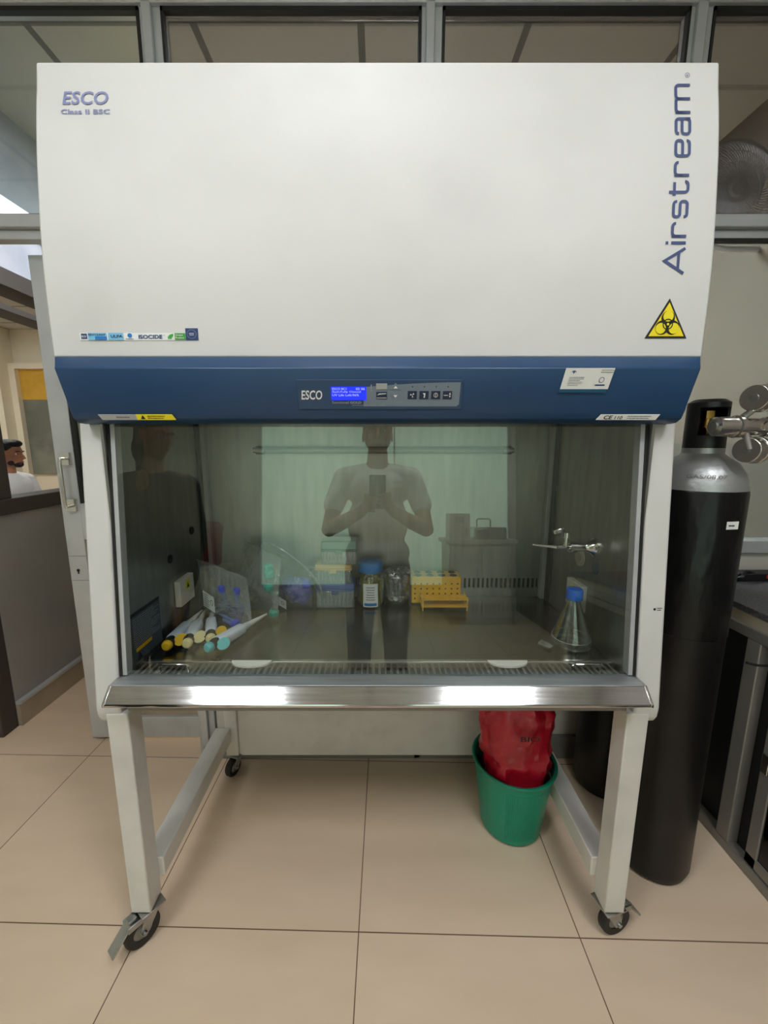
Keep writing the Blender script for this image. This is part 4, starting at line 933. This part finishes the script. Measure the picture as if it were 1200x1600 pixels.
# jar
jx, jy = -.024, 1.335
t = thing('storage_jar', (jx, jy, ZT), 'round glass jar of yellow caps with blue lid and white label', 'jar')
MB().lathe([(.001, 0), (.044, 0), (.048, .005), (.049, .020), (.049, .098), (.045, .110), (.037, .120), (.035, .130), (.033, .130), (.035, .119), (.043, .108), (.047, .097), (.047, .02), (.043, .006), (.001, .004)], (jx, jy, ZT), 40).build('glass', M['labglass'], t)
MB().lathe([(.036, .120), (.041, .121), (.0415, .150), (.039, .154), (.001, .155)], (jx, jy, ZT), 40).lathe([(.020, .155), (.024, .155), (.024, .157), (.020, .157)], (jx, jy, ZT), 32, close=True).build('lid', M['jarlid'], t)
jf = lambda r_: (lambda x, z: Vector((jx+r_*math.sin(x/r_), jy-r_*math.cos(x/r_), z)))
mb = MB()
for i in range(8): slab(-.026+.052*i/8, -.026+.052*(i+1)/8, ZT+.006, ZT+.088, jf(.0502), jf(.0492), mb)
lp = mb.build('label_sheet', M['paper'], t)
slab(-.026, -.013, ZT+.010, ZT+.020, jf(.0508), jf(.0503)).box(0, 0, 0, 0, 0, 0) if False else None
mb = MB()
for i in range(6): flat([(-.022+.044*i/6, ZT+.010), (-.022+.044*(i+1)/6, ZT+.010), (-.022+.044*(i+1)/6, ZT+.020), (-.022+.044*i/6, ZT+.020)], jf(.0506), mb)
mb.build('label_band', M['midblue'], lp, smooth=False); lines(-.018, .018, ZT+.028, ZT+.080, jf(.0506), M['greyink'], lp, 6, seed=30, center=True)
rnd = random.Random(9); mb = MB()
for i in range(170):
    a = rnd.random()*2*PI; r_ = .041*math.sqrt(rnd.uniform(.45, 1)); z = ZT+.010+rnd.random()*.085
    mt = Matrix.Translation((jx+r_*math.cos(a), jy+r_*math.sin(a), z)) @ Euler((rnd.random()*3, rnd.random()*3, 0)).to_matrix().to_4x4()
    q = MB().lathe([(.003, -.003), (.006, -.003), (.0065, .003), (.0035, .003)], (0, 0, 0), 10, close=True); q.xf(mt)
    me_ = bpy.data.meshes.new('q'); q.b.to_mesh(me_); q.b.free(); mb.b.from_mesh(me_); bpy.data.meshes.remove(me_)
o = mb.build('small_caps', M['pellets']); tag(o, 'heap of small yellow ring caps filling the blue-lidded jar', 'caps', kind='stuff')
# beaker under crumpled film
t = thing('wrapped_beaker', (.070, 1.345, ZT), 'glass beaker covered with crumpled clear film, between the jar and yellow rack', 'beaker')
MB().lathe([(.001, 0), (.036, 0), (.039, .004), (.039, .105), (.041, .108), (.039, .109), (.037, .105), (.037, .006), (.001, .004)], (.070, 1.345, ZT), 36).build('glass', M['labglass'], t)
mb = MB(); vs = []; fs = []; n = 40; r_ = 14
for i in range(r_+1):
    u = i/r_
    for q in range(n):
        a = 2*PI*q/n; rr = .001+.046*min(1, u*2.2) if u < .5 else .046-.003*math.sin(u*9)
        zz = .122-.012*u if u < .45 else .117-(u-.45)*.17
        rr += noise.noise(Vector((math.cos(a)*3, math.sin(a)*3, u*6)))*.010*min(1, u*2); zz += noise.noise(Vector((math.cos(a)*4+7, math.sin(a)*4, u*5)))*.012
        vs.append((.070+rr*math.cos(a), 1.345+rr*math.sin(a), ZT+zz))
for i in range(r_):
    for q in range(n): fs.append((i*n+q, i*n+(q+1) % n, (i+1)*n+(q+1) % n, (i+1)*n+q))
mb.add(vs, fs).build('crumpled_film', film('foil_film', (205, 210, 208), .28, .12, .4, (200, 200, 200), .12, .9, 60), t)
# yellow tube racks
t = thing('tube_rack', (.203, 1.36, ZT), 'tall yellow plastic tube rack with rows of small side holes', 'tube rack')
x0, x1, y0, y1, z1 = .118, .290, 1.325, 1.395, ZT+.100
MB().box(x0, x1, y0, y1, ZT+.004, z1).build('block', M['rackyellow'], t, bevel=.003)
for r_ in range(5):
    for q in range(8):
        xx = x0+.012+.0211*q; zz = ZT+.012+.0178*r_
        if r_ == 4 : continue
        MB().cone((xx, y0-.0006, zz+.01), (xx, y0+.001, zz+.01), .0030, n=12).build('side_hole', M['hole'], t)
for q in range(4):
    for j in range(2): MB().lathe([(.0105, -.001), (.0125, -.001), (.0125, .0012), (.0105, .0012)], (x0+.024+.041*q, y0+.018+.034*j, z1), 20, close=True).cone((x0+.024+.041*q, y0+.018+.034*j, z1-.001), (x0+.024+.041*q, y0+.018+.034*j, z1+.0005), .0105, n=20).build('top_hole', M['hole'], t)
t = thing('tube_rack', (.225, 1.305, ZT), 'low open yellow wire-legged tube rack in front of the tall yellow rack', 'tube rack')
x0, x1, y0, y1 = .148, .305, 1.270, 1.320
for zz, nm in ((.012, 'lower_shelf'), (.036, 'upper_shelf')):
    MB().box(x0, x1, y0, y1, ZT+zz, ZT+zz+.0025).build(nm, M['rackyellow'], t, bevel=.0008)
for q in range(7):
    for j in range(2): MB().lathe([(.0065, 0), (.0085, 0), (.0085, .0014), (.0065, .0014)], (x0+.014+.0215*q, y0+.013+.025*j, ZT+.0385), 18, close=True).build('tube_hole', M['rackyellow'], t)
for xx in (x0+.004, x1-.004):
    for yy in (y0+.001, y1-.001): MB().box(xx-.0018, xx+.0018, yy-.0018, yy+.0018, ZT, ZT+.048).build('leg', M['rackyellow'], t)
MB().box(x0-.003, x0, y0, y1, ZT+.010, ZT+.046).build('end_plate', M['rackyellow'], t) if False else None
# flask
fx, fy = .541, 1.045
t = thing('erlenmeyer_flask', (fx, fy, ZT), 'empty conical glass flask with bright blue screw cap on the steel tray', 'flask')
MB().lathe([(.001, .0), (.046, .0), (.0525, .004), (.0545, .012), (.052, .022), (.040, .055), (.026, .095), (.0185, .118), (.0165, .130), (.0165, .150), (.0145, .150), (.0145, .130), (.017, .116), (.0245, .094), (.038, .055), (.050, .022), (.052, .012), (.050, .006), (.001, .004)], (fx, fy, ZT), 48).build('glass', M['labglass'], t)
MB().lathe([(.0505, .0215), (.0515, .0235), (.0495, .0235)], (fx, fy, ZT), 48, close=True).build('volume_line', M['white'], t)
MB().lathe([(.0165, .133), (.0215, .134), (.0222, .138), (.0215, .160), (.0195, .163), (.001, .1635)], (fx, fy, ZT), 40).build('screw_cap', M['capblue'], t)
t = MB(); vs = [(.448, 1.045), (.468, 1.008), (.490, 1.030), (.463, 1.055)]
t.add([(a, b, ZT+.001+.004*(i % 2)) for i, (a, b) in enumerate(vs)]+[(a, b, ZT+.003+.006*(i % 2)) for i, (a, b) in enumerate(vs)], [(0, 1, 2, 3), (7, 6, 5, 4), (0, 4, 5, 1), (1, 5, 6, 2), (2, 6, 7, 3), (3, 7, 4, 0)])
tag(t.build('clear_sachet', M['clearplastic'], bevel=.001), 'small clear plastic sachet lying beside the flask', 'sachet')

# ------------------------------------------------------------------ people
def blob(prims, vox, name, m_, parent=None, smooth_it=4):
    mb = MB()
    for p in prims:
        if p[0] == 'c':
            _, a, b, r0, r1 = p; a, b = Vector(a), Vector(b); mb.cone(a, b, r0, r1, 20); mb.ball(a, r0, 20); mb.ball(b, r1, 20)
        else:
            mb.ball(p[1], p[2], 24, Euler(p[3]) if len(p) > 3 else None)
    o = mb.build('tmp_'+name, None)
    r = o.modifiers.new('r', 'REMESH'); r.mode = 'VOXEL'; r.voxel_size = vox
    s = o.modifiers.new('s', 'SMOOTH'); s.iterations = smooth_it; s.factor = .5
    bpy.context.view_layer.update(); dg = bpy.context.evaluated_depsgraph_get()
    me = bpy.data.meshes.new_from_object(o.evaluated_get(dg)); old = o.data; bpy.data.objects.remove(o); bpy.data.meshes.remove(old)
    off = OFF[parent.name] if parent is not None else Vector((0, 0, 0))
    if off.length: me.transform(Matrix.Translation(-off))
    for p in me.polygons: p.use_smooth = True
    me.materials.clear(); me.materials.append(m_)
    ob = bpy.data.objects.new(name, me); COL.objects.link(ob); ob.parent = parent; OFF[ob.name] = off
    return ob
def head_prims(c, yaw, s=1.0, pitch=0):
    """skull, jaw, nose, brow, ears; local +y is the way the face looks"""
    rm = Matrix.Rotation(yaw, 4, 'Z') @ Matrix.Rotation(-pitch, 4, 'X'); T = lambda p: Vector(c)+(rm @ Vector(p))*s; e = (rm.to_euler())
    eu = tuple(e)
    P = [('e', T((0, -.012, .035)), (.076*s, .094*s, .088*s), eu), ('e', T((0, .012, -.040)), (.058*s, .068*s, .072*s), eu), ('e', T((0, .040, -.090)), (.030*s, .030*s, .022*s), eu),
         ('c', T((0, .084, .010)), T((0, .104, -.028)), .008*s, .012*s), ('e', T((.013, .090, -.030)), (.008*s, .010*s, .007*s), eu), ('e', T((-.013, .090, -.030)), (.008*s, .010*s, .007*s), eu),
         ('e', T((0, .074, .026)), (.052*s, .014*s, .010*s), eu), ('e', T((.036, .060, -.020)), (.020*s, .020*s, .018*s), eu), ('e', T((-.036, .060, -.020)), (.020*s, .020*s, .018*s), eu),
         ('e', T((.079, -.006, .000)), (.008*s, .018*s, .031*s), eu), ('e', T((-.079, -.006, .000)), (.008*s, .018*s, .031*s), eu), ('e', T((0, .074, -.062)), (.024*s, .012*s, .010*s), eu)]
    return P, T, eu
def face_parts(T, eu, s, par, lipm, ey=.071):
    for sx in (-1, 1):
        ev = MB().ball(T((sx*.030, ey, .008)), (.0125*s, .010*s, .009*s), 16, Euler(eu)).build('eye', M['eye'], par)
        MB().ball(T((sx*.030, ey+.0085, .007)), (.0050*s, .004*s, .0050*s), 12, Euler(eu)).build('iris', M['ink'], ev)
        MB().tube([T((sx*.014, .086, .026)), T((sx*.030, .088, .031)), T((sx*.050, .074, .026))], .0032*s, 8).build('eyebrow', M['hair'], par)
    MB().ball(T((0, .084, -.060)), (.022*s, .007*s, .0045*s), 16, Euler(eu)).ball(T((0, .083, -.067)), (.018*s, .007*s, .005*s), 16, Euler(eu)).build('lips', lipm, par)
def hair_prims(T, eu, s, long=False):
    P = [('e', T((0, -.028, .052)), (.084*s, .096*s, .088*s), eu), ('e', T((0, .02, .092)), (.066*s, .066*s, .040*s), eu), ('e', T((0, -.055, .0)), (.074*s, .060*s, .070*s), eu)]
    if long: P += [('e', T((0, -.075, -.06)), (.070*s, .045*s, .09*s), eu), ('c', T((0, -.09, -.09)), T((0, -.10, -.20)), .035*s, .02*s)]
    return P
def hand(wrist, palm_dir, up, grip, side, s=1.0):
    """palm and five bent fingers closing round grip (a point on the phone back)"""
    w = Vector(wrist); d = Vector(palm_dir).normalized(); u = Vector(up).normalized(); P = []
    pc = w+d*.050; P.append(('c', w, pc, .024*s, .026*s)); g = Vector(grip)
    P.append(('c', w+d*.03+u*.018, pc+d*.015+u*.022, .015*s, .013*s)); P.append(('c', w+d*.03-u*.018, pc+d*.010-u*.026, .015*s, .012*s))
    return P, pc, d, u
# --- photographer, standing where the camera is, seen only as a reflection
pr_ = thing('person', (0, -.42, 0), 'person in white t-shirt holding up a dark phone, mirrored in the middle of the glass', 'person')
hp, HT, he = head_prims((0, -.385, 1.592), 0, 1.0, -.12)
bodyp = hp + [('c', (0, -.405, 1.50), (0, -.415, 1.42), .056, .062), ('e', (0, -.43, 1.30), (.165, .105, .14)), ('e', (0, -.43, 1.12), (.150, .100, .15)), ('e', (0, -.43, .95), (.165, .11, .12)),
    ('c', (-.07, -.42, 1.405), (-.175, -.42, 1.375), .045, .055), ('c', (.07, -.42, 1.405), (.175, -.42, 1.375), .045, .055)]
for s in (-1, 1):
    el = (s*.262, -.345, 1.085); wr = (s*.078, -.128, 1.178)
    bodyp += [('c', (s*.190, -.42, 1.365), (s*.236, -.385, 1.22), .052, .046), ('c', (s*.236, -.385, 1.22), el, .045, .040), ('c', el, (s*.18, -.25, 1.125), .041, .040), ('c', (s*.18, -.25, 1.125), wr, .038, .027)]
    # palm behind the phone edge, fingers wrapping its back, thumb on the screen side
    pm = (s*.052, -.070, 1.205); bodyp += [('c', wr, pm, .026, .024), ('c', (s*.058, -.075, 1.225), (s*.050, -.062, 1.240), .016, .014), ('c', (s*.060, -.080, 1.190), (s*.054, -.064, 1.182), .017, .013)]
    for q in range(4):
        z0 = 1.250-.0195*q+(.006 if s > 0 else 0); ln = (1.0, 1.08, 1.0, .82)[q]; yb = -.0062-(.0 if s > 0 else .0)
        if s > 0: yb = -.0050
        k1 = (s*.056, -.052, z0); k2 = (s*(.056), -.016-.002*q, z0+.003); k3 = (s*(.034-.016*(ln-1)), -.004, z0-.001); k4 = (s*(.034-.026*ln), -.003, z0-.005)
        if s < 0: k3 = (k3[0], .0, k3[2]-.009); k4 = (k4[0], .001, k4[2]-.009)
        bodyp += [('c', k1, k2, .0092, .0085), ('c', k2, k3, .0085, .0080), ('c', k3, k4, .0080, .0068)]
    bodyp += [('c', (s*.056, -.085, 1.215), (s*.050, -.060, 1.245), .012, .011), ('c', (s*.050, -.060, 1.245), (s*.028, -.046, 1.262), .0105, .009)]
    bodyp += [('c', (s*.085, -.43, .93), (s*.10, -.41, .50), .085, .058), ('c', (s*.10, -.41, .50), (s*.105, -.44, .10), .054, .038)]
# the camera sits just in front of the phone: keep the fingers clear of the lens
pb = blob(bodyp, .0052, 'body', M['skin'], pr_, 2)
face_parts(HT, he, 1.0, pr_, M['lips'])
blob(hair_prims(HT, he, 1.0), .007, 'hair', M['hair'], pr_, 3)
sh = [('e', (0, -.43, 1.31), (.182, .122, .13)), ('e', (0, -.43, 1.12), (.172, .120, .19)), ('e', (0, -.43, .95), (.182, .125, .12)), ('c', (-.075, -.42, 1.395), (-.185, -.42, 1.365), .056, .066), ('c', (.075, -.42, 1.395), (.185, -.42, 1.365), .056, .066), ('c', (0, -.42, 1.40), (0, -.42, 1.34), .062, .09)]
for s in (-1, 1): sh += [('c', (s*.190, -.42, 1.36), (s*.240, -.385, 1.215), .062, .058)]
blob(sh, .008, 't_shirt', M['shirt'], pr_, 3)
tr = [('e', (0, -.43, .90), (.178, .122, .10))]
for s in (-1, 1): tr += [('c', (s*.088, -.43, .86), (s*.10, -.41, .50), .098, .072), ('c', (s*.10, -.41, .50), (s*.105, -.44, .10), .070, .056)]
blob(tr, .010, 'trousers', M['paletrousers'], pr_, 3)
for s in (-1, 1): blob([('c', (s*.105, -.46, .045), (s*.11, -.30, .035), .044, .034)], .008, 'shoe', M['shoe'], pr_, 2)
ph = thing('smartphone', (0, -.018, 1.262), 'dark smartphone held upright in both hands, mirrored in the glass', 'phone')
MB().box(-.038, .038, -.025, -.015, 1.190, 1.345).build('case', M['phone'], ph, bevel=.004, seg=3)
MB().box(-.035, .035, -.0256, -.0249, 1.193, 1.342).build('screen', emis('phone_screen', (150, 160, 165), .3), ph)
MB().cone((-.022, -.015, 1.328), (-.022, -.0135, 1.328), .008, n=20).cone((-.022, -.015, 1.306), (-.022, -.0135, 1.306), .008, n=20).build('lens', M['ink'], ph)
# --- woman to the left, mirrored dark
pw = thing('person', (-1.085, -.10, 0), 'person in dark olive shirt and glasses looking aside, mirrored at the edge of the glass', 'person')
hp, HT, he = head_prims((-1.070, -.11, 1.535), -1.15, .93, .10)
bp_ = hp+[('c', (-1.082, -.125, 1.46), (-1.085, -.115, 1.36), .048, .052), ('e', (-1.085, -.12, 1.24), (.145, .095, .13)), ('e', (-1.085, -.12, 1.05), (.135, .09, .14)), ('e', (-1.085, -.12, .88), (.16, .10, .12)), ('c', (-1.15, -.115, 1.335), (-1.235, -.115, 1.315), .040, .048), ('c', (-1.02, -.115, 1.335), (-.935, -.115, 1.315), .040, .048)]
for s in (-1, 1):
    X = -1.085
    bp_ += [('c', (X+s*.160, -.115, 1.30), (X+s*.205, -.13, 1.03), .046, .036), ('c', (X+s*.205, -.13, 1.03), (X+s*.19, -.05, .80), .036, .024), ('c', (X+s*.19, -.05, .80), (X+s*.18, -.03, .74), .025, .026)]
    for q in range(4): bp_ += [('c', (X+s*.18, -.055+.018*q, .73), (X+s*.175, -.055+.02*q, .69), .0088, .0082), ('c', (X+s*.175, -.055+.02*q, .69), (X+s*(.165), -.052+.02*q, .662-.006*(q in (1, 2))), .0082, .007)]
    bp_ += [('c', (X+s*.175, -.01, .77), (X+s*.16, .015, .735), .011, .009), ('c', (X+s*.16, .015, .735), (X+s*.152, .018, .71), .009, .0078)]
    bp_ += [('c', (X+s*.08, -.12, .86), (X+s*.09, -.10, .46), .085, .055), ('c', (X+s*.09, -.10, .46), (X+s*.09, -.13, .09), .052, .036)]
blob(bp_, .0075, 'body', M['skin'], pw, 2)
face_parts(HT, he, .93, pw, M['lips'])
blob(hair_prims(HT, he, .95, True), .008, 'hair', M['hair'], pw, 3)
sh = [('e', (-1.085, -.125, 1.22), (.165, .112, .16)), ('e', (-1.085, -.12, 1.02), (.155, .112, .18)), ('e', (-1.085, -.12, .84), (.180, .122, .16)), ('c', (-1.16, -.12, 1.33), (-1.240, -.12, 1.305), .048, .058), ('c', (-1.01, -.12, 1.33), (-.930, -.12, 1.305), .048, .058)]
for s in (-1, 1): sh += [('c', (-1.085+s*.165, -.115, 1.29), (-1.085+s*.205, -.13, 1.04), .062, .052), ('c', (-1.085+s*.205, -.13, 1.04), (-1.085+s*.192, -.06, .83), .050, .040)]
blob(sh, .009, 'shirt', M['olive'], pw, 3)
flat([(-1.085-.030, 1.345), (-1.085+.030, 1.345), (-1.085, 1.255)], lambda x, z: Vector((x, -.0105-.02*(1.345-z)/.09 if False else -.012, z))).build('neckline', M['skin'], pw, smooth=False) if False else None
blob([('e', (-1.085, -.030, 1.315), (.030, .022, .055))], .006, 'neck_opening', M['skin'], pw, 2)
gm = MB()
for sx in (-1, 1):
    c_ = HT((sx*.032, .098, .006)); a_ = HT((sx*.032+.02, .098, .006))-c_; b_ = HT((sx*.032, .098, .021))-c_
    gm.tube([c_+a_*math.cos(2*PI*i/20)+b_*math.sin(2*PI*i/20) for i in range(21)], .0016, 6)
    gm.tube([HT((sx*.052, .096, .010)), HT((sx*.080, .06, .012)), HT((sx*.082, -.01, .010))], .0014, 6)
gm.tube([HT((-.012, .100, .008)), HT((0, .104, .011)), HT((.012, .100, .008))], .0014, 6); gm.build('glasses', M['chrome'], pw)
tr = []
for s in (-1, 1): tr += [('c', (-1.085+s*.08, -.12, .82), (-1.085+s*.09, -.10, .46), .098, .075), ('c', (-1.085+s*.09, -.10, .46), (-1.085+s*.09, -.13, .10), .073, .062)]
blob(tr, .011, 'trousers', M['trousers'], pw, 3)
for s in (-1, 1): blob([('c', (-1.085+s*.09, -.16, .04), (-1.085+s*.095, -.01, .03), .040, .030)], .008, 'shoe', M['shoe'], pw, 2)
# --- man seated in the far room
SX, SY = -3.20, 3.5
pm_ = thing('person', (SX, SY, 0), 'bearded person in white t-shirt sitting in the far room beyond the low wall', 'person')
hp, HT, he = head_prims((SX+.02, SY, 1.225), -PI/2+.15, 1.0, .02)
sp = hp+[('c', (SX-.02, SY, 1.14), (SX-.03, SY, 1.06), .054, .060), ('e', (SX-.03, SY, .93), (.12, .17, .14)), ('e', (SX-.03, SY, .74), (.115, .16, .16)), ('e', (SX, SY, .56), (.15, .18, .10))]
for s in (-1, 1):
    sp += [('c', (SX-.03, SY+s*.07, 1.03), (SX-.03, SY+s*.18, .99), .045, .052), ('c', (SX-.03, SY+s*.19, .98), (SX+.03, SY+s*.22, .74), .046, .038), ('c', (SX+.03, SY+s*.22, .74), (SX+.26, SY+s*.15, .76), .036, .026), ('c', (SX+.26, SY+s*.15, .76), (SX+.32, SY+s*.13, .76), .026, .024)]
    for q in range(4): sp += [('c', (SX+.33, SY+s*.13+(q-1.5)*.018, .757), (SX+.39, SY+s*.13+(q-1.5)*.02, .745), .0092, .0078)]
    sp += [('c', (SX+.29, SY+s*.10, .76), (SX+.33, SY+s*.08, .752), .011, .009)]
    sp += [('c', (SX, SY+s*.10, .54), (SX+.42, SY+s*.12, .52), .082, .060), ('c', (SX+.42, SY+s*.12, .52), (SX+.42, SY+s*.12, .10), .055, .040)]
blob(sp, .009, 'body', M['skin'], pm_, 1)
face_parts(HT, he, 1.0, pm_, M['lips'], .062)
blob([('e', HT((0, -.022, .052)), (.082, .094, .080), he), ('e', HT((0, .035, .095)), (.058, .060, .034), he), ('e', HT((0, -.058, -.005)), (.072, .050, .082), he)], .007, 'hair', M['hair'], pm_, 2)
blob([('e', HT((0, .050, -.082)), (.036, .040, .030), he), ('e', HT((.042, .02, -.060)), (.014, .030, .034), he), ('e', HT((-.042, .02, -.060)), (.014, .030, .034), he)], .006, 'beard', M['hair'], pm_, 2)
sh = [('e', (SX-.03, SY, .93), (.138, .188, .15)), ('e', (SX-.03, SY, .74), (.135, .18, .18))]
for s in (-1, 1): sh += [('c', (SX-.03, SY+s*.08, 1.02), (SX-.03, SY+s*.19, .985), .056, .064), ('c', (SX-.03, SY+s*.19, .98), (SX+.01, SY+s*.215, .84), .064, .056)]
blob(sh, .01, 't_shirt', M['shirt'], pm_, 2)
tr = [('e', (SX, SY, .54), (.165, .195, .10))]
for s in (-1, 1): tr += [('c', (SX, SY+s*.10, .54), (SX+.42, SY+s*.12, .52), .094, .072), ('c', (SX+.42, SY+s*.12, .52), (SX+.42, SY+s*.12, .12), .07, .055)]
blob(tr, .012, 'trousers', M['trousers'], pm_, 2)
for s in (-1, 1): blob([('c', (SX+.40, SY+s*.12, .045), (SX+.54, SY+s*.12, .035), .042, .032)], .01, 'shoe', M['shoe'], pm_, 1)
st_ = thing('stool', (SX, SY, 0), 'round stool under the seated person in the far room', 'stool')
MB().lathe([(.001, .40), (.16, .40), (.17, .41), (.17, .435), (.16, .44), (.001, .44)], (SX, SY, 0), 32).build('seat', M['black'], st_)
for q in range(4):
    a = PI/4+q*PI/2; MB().tube([(SX+.12*math.cos(a), SY+.12*math.sin(a), .40), (SX+.17*math.cos(a), SY+.17*math.sin(a), 0)], .011, 8).build('leg', M['chrome'], st_)

# ------------------------------------------------------------------ bench behind the photographer, seen mirrored
t = thing('side_bench', (1.05, -2.6, 0), 'pale bench behind the photographer, mirrored in the right of the glass', 'bench')
MB().box(.72, 1.48, -2.95, -2.40, .86, .905).build('worktop', M['benchwhite'], t, bevel=.004)
MB().box(.76, 1.44, -2.93, -2.45, .0, .86).build('carcass', M['boxgrey'], t, bevel=.004)
for x in (.78, 1.11): 
    d = MB().box(x, x+.31, -2.45, -2.43, .08, .84).build('door', M['benchwhite'], t, bevel=.003); MB().tube([(x+.27, -2.43, .5), (x+.27, -2.41, .5), (x+.27, -2.41, .6), (x+.27, -2.43, .6)], .005, 8).build('handle', M['chrome'], d)
t = thing('lab_instrument', (.885, -2.6, .905), 'beige boxy lab instrument on the pale bench, mirrored beside the water bath', 'instrument')
MB().box(.775, .995, -2.75, -2.48, .905, 1.185).build('housing', M['boxgrey'], t, bevel=.006)
MB().box(.835, .93, -2.482, -2.478, 1.08, 1.15).build('display', M['panelgrey'], t); MB().box(.94, .97, -2.484, -2.478, .95, 1.02).build('switch', M['aludark'], t)
t = thing('water_bath', (1.20, -2.62, .905), 'steel water bath with a handled lid on the pale bench, mirrored at right', 'water bath')
MB().box(1.05, 1.38, -2.78, -2.46, .905, 1.02).build('tank', M['steel'], t, bevel=.006)
l_ = MB().box(1.055, 1.375, -2.775, -2.465, 1.02, 1.035).build('lid', M['steel'], t, bevel=.004)
MB().tube([(1.10, -2.62, 1.035), (1.10, -2.62, 1.11), (1.12, -2.62, 1.125), (1.23, -2.62, 1.125), (1.25, -2.62, 1.11), (1.25, -2.62, 1.035)], .008, 10).build('handle', M['aludark'], l_)
t = thing('low_table', (-1.84, -2.5, 0), 'grey low table holding the dull red bin by the back wall', 'table')
MB().box(-2.05, -1.62, -2.72, -2.30, .60, .63).build('table_top', M['boxgrey'], t)
for xx in (-2.03, -1.67):
    for yy in (-2.70, -2.35): MB().box(xx, xx+.03, yy, yy+.03, 0, .60).build('leg', M['alu'], t)
t = thing('waste_bin', (-1.84, -2.5, .63), 'dull red lidded bin on a low table, mirrored faintly beside the person in olive', 'bin')
MB().lathe([(.001, 0), (.13, 0), (.15, .02), (.16, .38), (.001, .39)], (-1.84, -2.5, .63), 40).build('body', mat('dull_red', (120, 34, 34), .5), t)
MB().lathe([(.001, .38), (.17, .38), (.17, .41), (.12, .46), (.001, .47)], (-1.84, -2.5, .63), 40).build('lid', mat('dull_red_lid', (128, 40, 40), .5), t)
